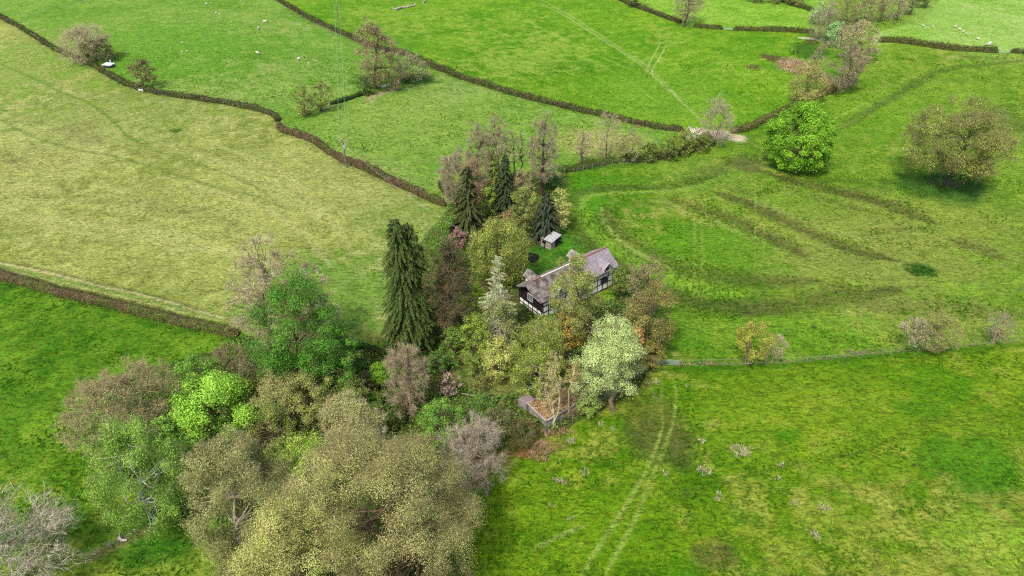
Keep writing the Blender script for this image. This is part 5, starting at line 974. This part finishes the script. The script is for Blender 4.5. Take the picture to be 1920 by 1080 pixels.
for r in [(1390, 847, 24, 12, 'largest pale rush patch in the lower right field', 900), (1320, 884, 13, 9, 'pale rush patch left below the largest one', 320), (1346, 933, 10, 7, 'small pale rush clump above the dark green tuft', 200), (1491, 945, 8, 5, 'small rush clump left of the bright pair neighbour', 150), (1544, 953, 13, 7, 'bright whitish rush clump in the lower right field', 380), (1524, 1005, 9, 8, 'lowest pale rush clump in the lower right field', 220),
          (1464, 873, 6, 3, 'tiny rush tuft on the faint path right of the largest patch', 70), (1456, 897, 5, 3, 'tiny rush tuft just below the faint path', 60), (1248, 888, 7, 4, 'faint rush tuft beside the wheel tracks', 70), (1313, 829, 8, 5, 'small rush tuft left above the largest patch', 90), (1213, 722, 6, 5, 'brown tussock near the field gate', 110), (1230, 718, 9, 6, 'dull brown tussock right of the one by the gate', 120), (1288, 722, 5, 4, 'lone brown tussock right of the gate track', 60), (1228, 745, 6, 5, 'dark tussock below the gate tussocks', 70),
          (1130, 795, 8, 5, 'pale tussock right of the shed scrub', 120), (1144, 806, 6, 3, 'small pale tussock beside its larger neighbour', 60), (1073, 828, 12, 6, 'pale rush patch at the field edge below the shed', 260), (1043, 905, 10, 6, 'pale rush clump below the red earth bank', 180), (1064, 906, 7, 4, 'dark rush clump right of the pale one below the bank', 90), (1094, 888, 8, 4, 'small rush clump in the field left of the wheel tracks', 100), (1036, 950, 5, 4, 'tiny rush tuft low in the field', 50), (1071, 979, 7, 5, 'dark tussock low in the field', 80), (1098, 880, 5, 3, 'tiny tuft above the small rush clump', 40)]:
    rushes(*r)
rushes(1012, 848, 26, 18, 'tall buff rushes along the red earth bank', 1100, .8, ((150, 116, 84), (214, 184, 150)), None)
rushes(1040, 812, 40, 8, 'buff rushes on the bank below the ruined shed', 700, .6, ((140, 108, 78), (204, 176, 140)), None)
rushes(975, 838, 22, 8, 'russet rushes at the edge of the red earth', 500, .6, ((140, 92, 60), (190, 140, 100)), None)
rushes(1490, 124, 32, 16, 'broad pink tan bed of dead rushes below the grey trees', 3200, .9, ((160, 132, 104), (224, 200, 172)), None)
rushes(1452, 110, 24, 7, 'dark brown row of rushes left above the pink tan bed', 500, .6, ((84, 66, 44), (140, 112, 80)), None)
rushes(1412, 127, 13, 7, 'small dark rush patch left of the pink tan bed', 260, .6, ((84, 70, 44), (140, 116, 84)), None)
rushes(1520, 80, 14, 5, 'dark rushes beside the pale stone track end', 1300, .7, ((66, 70, 34), (128, 112, 72)), None)
rushes(1510, 100, 30, 14, 'dark green rush bed above the pink tan one', 1200, .6, ((46, 84, 22), (90, 124, 44)), None)
rushes(1665, 44, 40, 3, 'brown rushes along the foot of the top right wood', 400, .6, ((90, 70, 46), (150, 124, 90)), None)
rushes(1728, 508, 26, 11, 'dark green nettle patch in the right hand field', 1500, .55, ((26, 74, 16), (58, 116, 34)), None)
rushes(1290, 683, 26, 4, 'dead grass along the fence right of the gate', 260, .6, ((120, 108, 72), (190, 172, 128)), None)
rushes(1330, 681, 16, 3, 'pale dead grass further along the post fence', 200, .6, ((130, 118, 82), (196, 180, 140)), None)
rushes(1605, 662, 24, 3, 'grey dead stems along the middle of the post fence', 240, .7, ((120, 110, 86), (176, 164, 136)), None)
for (x, y, lb) in [(1135, 212, 'upper'), (1170, 224, 'middle'), (1200, 233, 'lower')]:
    rushes(x, y - 4 + 8, 18, 3, 'buff rushes at the hedge foot, %s of three patches' % lb, 260, .6, ((130, 104, 74), (204, 180, 140)), 'buff rushes at the long hedge foot')

# ------------------------------------------------------------------ fences, gates, pole, wires
oldwood = mat_noise('weathered_wood', (132, 122, 108), (176, 166, 150), 6, .9); wire_m, _t, _b = new_mat('fence_wire'); _b.inputs['Base Color'].default_value = (.16, .16, .15, 1); _b.inputs['Roughness'].default_value = .6
def fence(pts, label, step=3.0, h=1.2, wires=3, thick=.12, group='post and wire fences', lean=.05, rails=False):
    SEED[0] += 1; R_ = random.Random(SEED[0]); q = W(pts, 5); dd = np.r_[0, np.cumsum(np.hypot(*(np.diff(q[:, :2], axis=0).T)))]
    st = np.arange(0, dd[-1] + .1, step); X = np.interp(st, dd, q[:, 0]); Y = np.interp(st, dd, q[:, 1]); Z = hgt(X, Y)
    o = Vector((X[0], Y[0], Z[0])); root = empty('post_fence', o); tag(root, label, 'fence', group); tops = []
    for x, y, z in zip(X, Y, Z):
        p = Vector((x, y, z)) - o; hh = h * R_.uniform(.85, 1.15); t = p + Vector((R_.uniform(-lean, lean) * hh, R_.uniform(-lean, lean) * hh, hh)); m = MB()
        m.tube([p - Vector((0, 0, .4)), p + (t - p) * .5, t, t + Vector((0, 0, .04))], [thick * .62, thick * .58, thick * .52, thick * .2], 6); m.build('post', oldwood, root); tops.append((p, t))
    m = MB()
    for k in range(wires):
        f = .35 + .58 * k / max(1, wires - 1)
        for (a, b), (c, d) in zip(tops[:-1], tops[1:]): m.beam(a + (b - a) * f, c + (d - c) * f, .10 if rails else .018, .1 if rails else .018)
    m.build('rail' if rails else 'wire', oldwood if rails else wire_m, root)
fence([(1278, 685), (1400, 684), (1500, 681), (1560, 675), (1650, 664), (1760, 656), (1860, 646), (2000, 634)], 'old post and wire fence running right from the field gate', 3.4, wires=2)
fence([(1222, 690), (1190, 712), (1150, 742), (1100, 770), (1040, 800), (1005, 828)], 'fence from the field gate along the garden edge past the ruined shed', 3.2, 1.4)
fence([(1075, 324), (1110, 317), (1160, 308), (1220, 306), (1280, 293), (1340, 271)], 'post fence in front of the green hedge row', 3.0, 1.3)
fence([(160, 1052), (200, 1030), (240, 1008), (284, 988)], 'leaning fence below the white trunked birch', 3.0, 1.1, lean=.15)
fence([(40, 34), (80, 22), (130, 12), (180, 0)], 'faint post fence near the top left corner', 5.5, 1.3)
fence([(800, 128), (760, 108), (700, 94), (620, 60), (530, 14)], 'post fence along the near side of the long straight hedge', 4.5, 1.2)
def gate(a, b, label, mat, h=1.15, bars=5, cat='gate'):
    A = Vector(P(*a)); B = Vector(P(*b)); o = A.copy(); u = (B - A); u.z = 0; Lg = u.length; u.normalize(); root = empty('field_gate', o); tag(root, label, cat, 'field gates')
    L = lambda x, z: u * x + Vector((0, 0, z + (B.z - A.z) * x / Lg))
    for x in (-.15, Lg + .15): m = MB(); m.tube([L(x, -.4), L(x, h * .8), L(x, h + .25)], [.12, .12, .1], 8); m.build('gate_post', oldwood, root)
    m = MB()
    for x in (.06, Lg - .06): m.beam(L(x, .12), L(x, h), .09)
    m.beam(L(.1, .2), L(Lg / 2, h - .05), .06); m.beam(L(Lg / 2, h - .05), L(Lg - .1, .2), .06); m.build('gate_frame', mat, root)
    for k in range(bars): m = MB(); z = .16 + (h - .2) * (k / (bars - 1)) ** .9; m.beam(L(.1, z), L(Lg - .1, z), .05, .085); m.build('bar', mat, root)
galv = mat_noise('galvanised_steel', (150, 172, 152), (178, 196, 178), 4, .5)
gate((1229, 683), (1272, 686), 'grey green metal field gate beside the pale green tree', galv)
gate((1357, 56), (1373, 57), 'pale gate between two hedges at the top', mat_noise('pale_green_paint', (150, 196, 140), (170, 208, 158), 3))
gate((1872, 99), (1892, 100), 'pale green gate in the upper right hedge', mat_noise('pale_green_paint', (150, 200, 140), (172, 212, 158), 3))
gate((1044, 316), (1058, 325), 'old wooden gate beside the biggest leafless alder', oldwood)
gate((1014, 334), (1040, 320), 'low rail gate behind the shaded bramble', oldwood, 1.0, 3)

def pole(px, py, ptop, label, boxes=True):
    b = Vector(P(px, py)); hh = 4.0
    while proj((b.x, b.y, b.z + hh))[1] > ptop and hh < 14: hh += .05
    root = empty('utility_pole', b); tag(root, label, 'utility pole', 'utility poles'); m = MB(); m.tube([(0, 0, -.5), (0, 0, hh * .5), (0, 0, hh)], [.17, .15, .12], 10); m.build('pole', mat_noise('pole_wood', (120, 108, 96), (156, 144, 130), 3, .9), root)
    m = MB(); m.box((0, 0, hh - .35), (1.9, .12, .14)); m.box((0, .14, hh - 1.1), (1.3, .1, .12)); m.build('crossarm', oldwood, root); cer = mat_noise('ceramic', (206, 210, 220), (232, 234, 240), 3, .4)
    for x in (-.85, 0.0, .85): m = MB(); m.tube([(x, 0, hh - .28), (x, 0, hh - .1), (x, 0, hh + .08)], [.05, .1, .06], 8); m.build('insulator', cer, root)
    if boxes:
        m = MB(); m.tube([(.28, -.2, hh - 2.2), (.28, -.2, hh - 2.1), (.28, -.2, hh - 1.45), (.28, -.2, hh - 1.35)], [.2, .3, .3, .2], 12); m.box((.28, -.2, hh - 1.3), (.2, .2, .1)); m.build('transformer', mat_noise('grey_enamel', (170, 178, 200), (196, 202, 220), 3, .4), root)
    return b + Vector((0, 0, hh))
p1 = pole(650, 314, 262, 'wooden electricity pole with a transformer in the winding hedge'); p2 = pole(637, 50, 8, 'distant electricity pole in the long straight hedge', False)
alu, _t, _b = new_mat('aluminium_wire'); _b.inputs['Base Color'].default_value = (.45, .46, .44, 1); _b.inputs['Roughness'].default_value = .4; _b.inputs['Metallic'].default_value = .6
def wire(a, b, sag, label, r=.022):
    m = MB(); m.tube([Vector(a).lerp(Vector(b), t / 16) - Vector((0, 0, sag * 4 * (t / 16) * (1 - t / 16))) for t in range(17)], r, 5); o = m.build('power_line', alu); tag(o, label, 'power line', 'overhead power lines')
wire(p1 + Vector((-.85, 0, .1)), p2 + Vector((-.85, 0, .1)), 1.6, 'left wire of the pair strung between the two poles'); wire(p1 + Vector((.85, 0, .1)), p2 + Vector((.85, 0, .1)), 1.7, 'right wire of the pair strung between the two poles')
wire(p2 + Vector((0, 0, .1)), Vector(P(628, -60, 7.0)), 1.0, 'wire leaving the distant pole over the top edge')
wire(p1 + Vector((0, 0, -1.2)), Vector(P(1003, 512, 5.6)), 2.0, 'thin service cable from the transformer pole to the cottage', .014)

# ------------------------------------------------------------------ dead wood
deadw = mat_noise('bleached_wood', (164, 152, 138), (214, 204, 190), 3, .9, .03, (1, 1, .3)); rotw = mat_noise('rotten_wood', (120, 96, 76), (176, 152, 128), 3, .9, .04)
def at(px, py, h=0): return Vector(P(px, py, h))
b = at(865, 842); root = empty('dead_snag', b); tag(root, 'broken white dead trunk standing in the tangled leafless thorn', 'dead tree')
m = MB(); m.tube([(0, 0, -.4), (.05, 0, .9), (-.05, .05, 2.2), (-.1, 0, 3.2), (-.5, .1, 4.1), (-.75, .1, 4.6)], [.5, .42, .34, .28, .15, .03], 9); m.build('trunk', deadw, root)
m = MB(); m.tube([(-.1, 0, 3.2), (.3, -.05, 3.7), (.8, -.1, 3.9), (1.1, 0, 3.85)], [.24, .16, .1, .02], 7); m.build('branch', deadw, root)
m = MB(); m.tube([(0, 0, 1.6), (-.6, -.2, 2.0), (-1.3, -.2, 1.9)], [.16, .1, .03], 6); m.build('branch', deadw, root)
def log(pts, rad, label, mt=deadw, br=(), name='fallen_log'):
    o = at(*pts[0]); root = empty(name, o); tag(root, label, 'fallen log', 'fallen dead wood'); Q = [at(x, y, rad * .8) - o for x, y in pts]; m = MB(); m.tube(Q, [rad * (1.15 - .6 * i / (len(Q) - 1)) for i in range(len(Q))], 8); m.build('trunk', mt, root)
    for (i, dx, dy, dz) in br: m = MB(); a = Q[i]; m.tube([a, a + Vector((dx * .5, dy * .5, dz * .6)), a + Vector((dx, dy, dz))], [rad * .45, rad * .3, rad * .06], 6); m.build('branch', mt, root)
log([(741, 18), (752, 14), (764, 13), (776, 10)], .55, 'grey fallen tree lying in the top field', br=[(0, -1.5, .3, .9), (1, .6, -1.6, .8), (3, 1.2, .8, 1.5), (3, 1.2, -1.2, .6), (2, .5, 1.6, 1.2)])
log([(793, 5), (797, 2), (801, -1)], .35, 'small pale log right of the grey fallen tree', br=[(1, .6, .4, .9)])
log([(224, 1008), (229, 1013), (239, 1012)], .22, 'pale broken branch on the leaning fence', br=[(0, .1, .5, .9), (1, -.4, .3, .5)])
log([(975, 690), (990, 674), (1003, 655)], .10, 'thin pale dead stem leaning through the olive birch', br=[])
log([(560, 213), (570, 215), (578, 213)], .16, 'short pale branch at the foot of the twin thorns', br=[])
log([(598, 207), (612, 203), (622, 199)], .14, 'pale bleached branch right of the twin thorns', br=[(1, .4, .2, .4)])
log([(820, 722), (850, 735), (890, 742), (925, 746)], .09, 'thin pale pole lying along the garden edge', br=[])
log([(868, 865), (845, 875), (835, 868)], .15, 'pale broken limb under the tangled leafless thorn', br=[(1, .5, .2, 1.0), (2, -.6, .3, 1.2)])
log([(712, 163), (724, 160), (734, 156)], .16, 'bleached branch under the tall brown tree', br=[(1, .3, .3, .5)])
log([(1396, 680), (1403, 682), (1410, 681)], .10, 'pinkish stick at the foot of the yellow green thorn')
log([(1738, 656), (1752, 660), (1772, 655)], .13, 'pinkish fallen branch under the windblown thorn', rotw, br=[(1, -.5, -.3, .3), (2, .9, .4, .3)])

# ------------------------------------------------------------------ trailer, trough, boxes
def trailer():
    o = at(205, 126); root = empty('stock_trailer', o, math.radians(-12)); tag(root, 'white flat topped trailer beside the upper left hedge', 'trailer'); w_ = mat_noise('white_sheet', (214, 220, 226), (240, 244, 248), 2, .5, k=1.2); dk = mat_noise('dark_rubber', (40, 40, 42), (56, 56, 58), 3)
    m = MB(); m.slab([(-1.7, -1.1, 1.05), (1.7, -1.1, 1.05), (1.7, 1.1, 1.2), (-1.7, 1.1, 1.2)], .16); m.build('bed', w_, root); m = MB(); m.box((0, 0, .7), (3.1, 1.8, .45)); m.build('body', mat_noise('grey_side', (120, 130, 150), (150, 158, 176), 2), root)
    for x in (-1.0, 1.0):
        for y in (-.98, .98): m = MB(); m.tube([(x, y - .1, .35), (x, y + .1, .35)], [.36, .36], 14); m.build('wheel', dk, root)
    m = MB(); m.beam((-1.6, 0, .6), (-2.7, 0, .5), .1); m.build('drawbar', dk, root); m = MB(); m.tube([(.2, .9, 1.2), (.25, .95, 1.9), (.3, 1.0, 2.1)], [.12, .16, .22], 8); m.build('feed_hopper', w_, root)
trailer()
def trough(px, py, L_, W_, H_, rz, label, c=(214, 220, 226), cat='trough', group=None):
    root = empty('water_trough', at(px, py), rz); tag(root, label, cat, group); mt = mat_noise('pale_metal', c, tuple(min(255, q + 18) for q in c), 3, .5, k=1.15); m = MB()
    m.box((0, 0, .06), (L_, W_, .08)); m.box((0, W_ / 2, H_ / 2 + .1), (L_, .06, H_)); m.box((0, -W_ / 2, H_ / 2 + .1), (L_, .06, H_)); m.box((L_ / 2 - .03, 0, H_ / 2 + .1), (.06, W_ - .07, H_)); m.box((-L_ / 2 + .03, 0, H_ / 2 + .1), (.06, W_ - .07, H_)); m.build('tub', mt, root)
    m = MB(); m.box((L_ / 2 - .35, 0, H_ + .13), (.6, W_ + .04, .05)); m.build('float_cover', mt, root)
trough(266, 170, 1.8, .7, .5, -.35, 'white water trough below the small dark brown thorn in the hedge'); trough(720, 163, 1.4, .7, .45, .4, 'white feed trough left of the others under the tall brown tree', (226, 214, 206), 'trough', 'feed troughs under the tall brown tree')
trough(730, 160, 1.2, .6, .4, .9, 'middle feed trough under the tall brown tree', (214, 190, 184), 'trough', 'feed troughs under the tall brown tree'); trough(744, 157, 1.5, .9, .6, .2, 'right hand white feed trough under the tall brown tree', (232, 228, 224), 'trough', 'feed troughs under the tall brown tree')

# ------------------------------------------------------------------ sheep: one skinned body, copied
def make_sheep():
    me = bpy.data.meshes.new('sk'); V = [(0, 0, .66), (.32, 0, .68), (-.34, 0, .68), (.5, 0, .74), (.62, 0, .86), (.72, 0, .9), (.88, 0, .82), (-.5, 0, .66), (-.55, 0, .5)]; E = [(0, 1), (1, 3), (3, 4), (4, 5), (5, 6), (0, 2), (2, 7), (7, 8)]
    Rr = [.30, .27, .28, .2, .12, .11, .06, .1, .04]
    for (x, s, k) in ((.3, 1, 1), (.3, -1, 1), (-.32, 1, 2), (-.32, -1, 2)):
        i = len(V); V += [(x, s * .14, .45), (x + (.02 if k == 1 else -.06), s * .15, .25), (x, s * .15, .02)]; Rr += [.10, .05, .04]; E += [(k, i), (i, i + 1), (i + 1, i + 2)]
    me.from_pydata(V, E, []); o = bpy.data.objects.new('sk', me); COL.objects.link(o); o.modifiers.new('s', 'SKIN'); sk = me.skin_vertices[0].data
    for i, r in enumerate(Rr): sk[i].radius = (r, r); sk[i].use_root = (i == 0)
    ss = o.modifiers.new('d', 'SUBSURF'); ss.levels = 2; dg = bpy.context.evaluated_depsgraph_get(); body = bpy.data.meshes.new_from_object(o.evaluated_get(dg)); bpy.data.objects.remove(o)
    n = len(body.vertices); co = np.empty(n * 3, np.float32); body.vertices.foreach_get('co', co); co = co.reshape(-1, 3); rng = np.random.default_rng(2); co += (rng.normal(size=co.shape) * .012).astype(np.float32); body.vertices.foreach_set('co', co.ravel())
    body.name = 'body'; wool = mat_noise('wool', (222, 214, 198), (244, 240, 230), 9, .95, .03, k=1.1); face = mat_noise('sheep_face', (196, 184, 170), (220, 210, 198), 8); body.materials.clear(); body.materials.append(wool); body.materials.append(face)
    for p in body.polygons:
        if p.center.x > .62 or p.center.z < .3: p.material_index = 1
        p.use_smooth = True
    return body
body = make_sheep(); ears = MB(); 
for s in (1, -1): ears.tube([(.66, s * .08, .96), (.64, s * .17, .97), (.63, s * .24, .92)], [.04, .04, .01], 6)
eo = ears.build('ear', bpy.data.materials['sheep_face']); eye = MB()
for s in (1, -1): eye.tube([(.78, s * .075, .89), (.79, s * .095, .89)], [.02, .012], 6)
ym = eye.build('eye', mat_noise('eye_black', (12, 12, 12), (20, 18, 16), 3)); eme, yme = eo.data, ym.data; bpy.data.objects.remove(eo); bpy.data.objects.remove(ym)
shp = [(497, 43, 1.25, .2, 'sheep farthest up of the three in a column on the upper left field'), (485, 56, 1.2, 1.6, 'middle sheep of the three in a column on the upper left field'), (484, 102, 1.2, 2.9, 'lowest sheep of the three in a column on the upper left field'), (560, 113, 1.1, .6, 'sheep standing left of the tall brown tree'), (579, 120, .6, 2.2, 'lamb right of the sheep left of the tall brown tree'), (592, 116, .55, 1.0, 'second lamb nearer to the tall brown tree'), (406, 26, .8, 2.6, 'lamb right in the pair near the top left'), (411, 28, .6, .3, 'tiny lamb touching the pair near the top left'), (387, 9, .9, .1, 'sheep at the top edge of the upper left field'), (396, 7, .6, .9, 'lamb beside the sheep at the top edge'), (341, 81, .6, .4, 'lamb alone in the middle of the upper left field'), (320, 92, .6, 2.0, 'left lamb of two near the faint path'), (351, 98, .7, 1.1, 'right lamb of two near the faint path'), (342, 98, .55, 2.7, 'lamb between the two near the faint path'), (238, 100, .55, .3, 'lamb just right of the dark bush in the upper left'), (452, 3, .6, 1.9, 'lamb at the top edge right of the other sheep'),
       (1852, 86, 1.5, .1, 'bright white sheep just above the upper right hedge'), (1790, 52, 1.1, .4, 'sheep at the top of the line in the far right field'), (1799, 57, 1.0, 2.4, 'second sheep in the line in the far right field'), (1805, 61, .9, .2, 'third sheep in the line in the far right field'), (1811, 65, .9, 1.3, 'lowest sheep in the line in the far right field'), (1833, 75, 1.0, 2.8, 'sheep between the line and the bright white sheep'), (1748, 52, .8, .7, 'sheep at the left of the far right field'), (1731, 50, .8, 2.1, 'leftmost sheep of the far right field')]
for (x, y, s, a, lb) in shp:
    r = empty('sheep', at(x, y, -.02 if s > .9 else -.01), a); r.scale = (s, s, s); tag(r, lb, 'sheep', 'sheep grazing the pastures')
    # the body is the animal; ears and eyes are its parts
    for nm, mm in (('body', body), ('ear', eme), ('eye', yme)): link(bpy.data.objects.new(nm, mm), r)
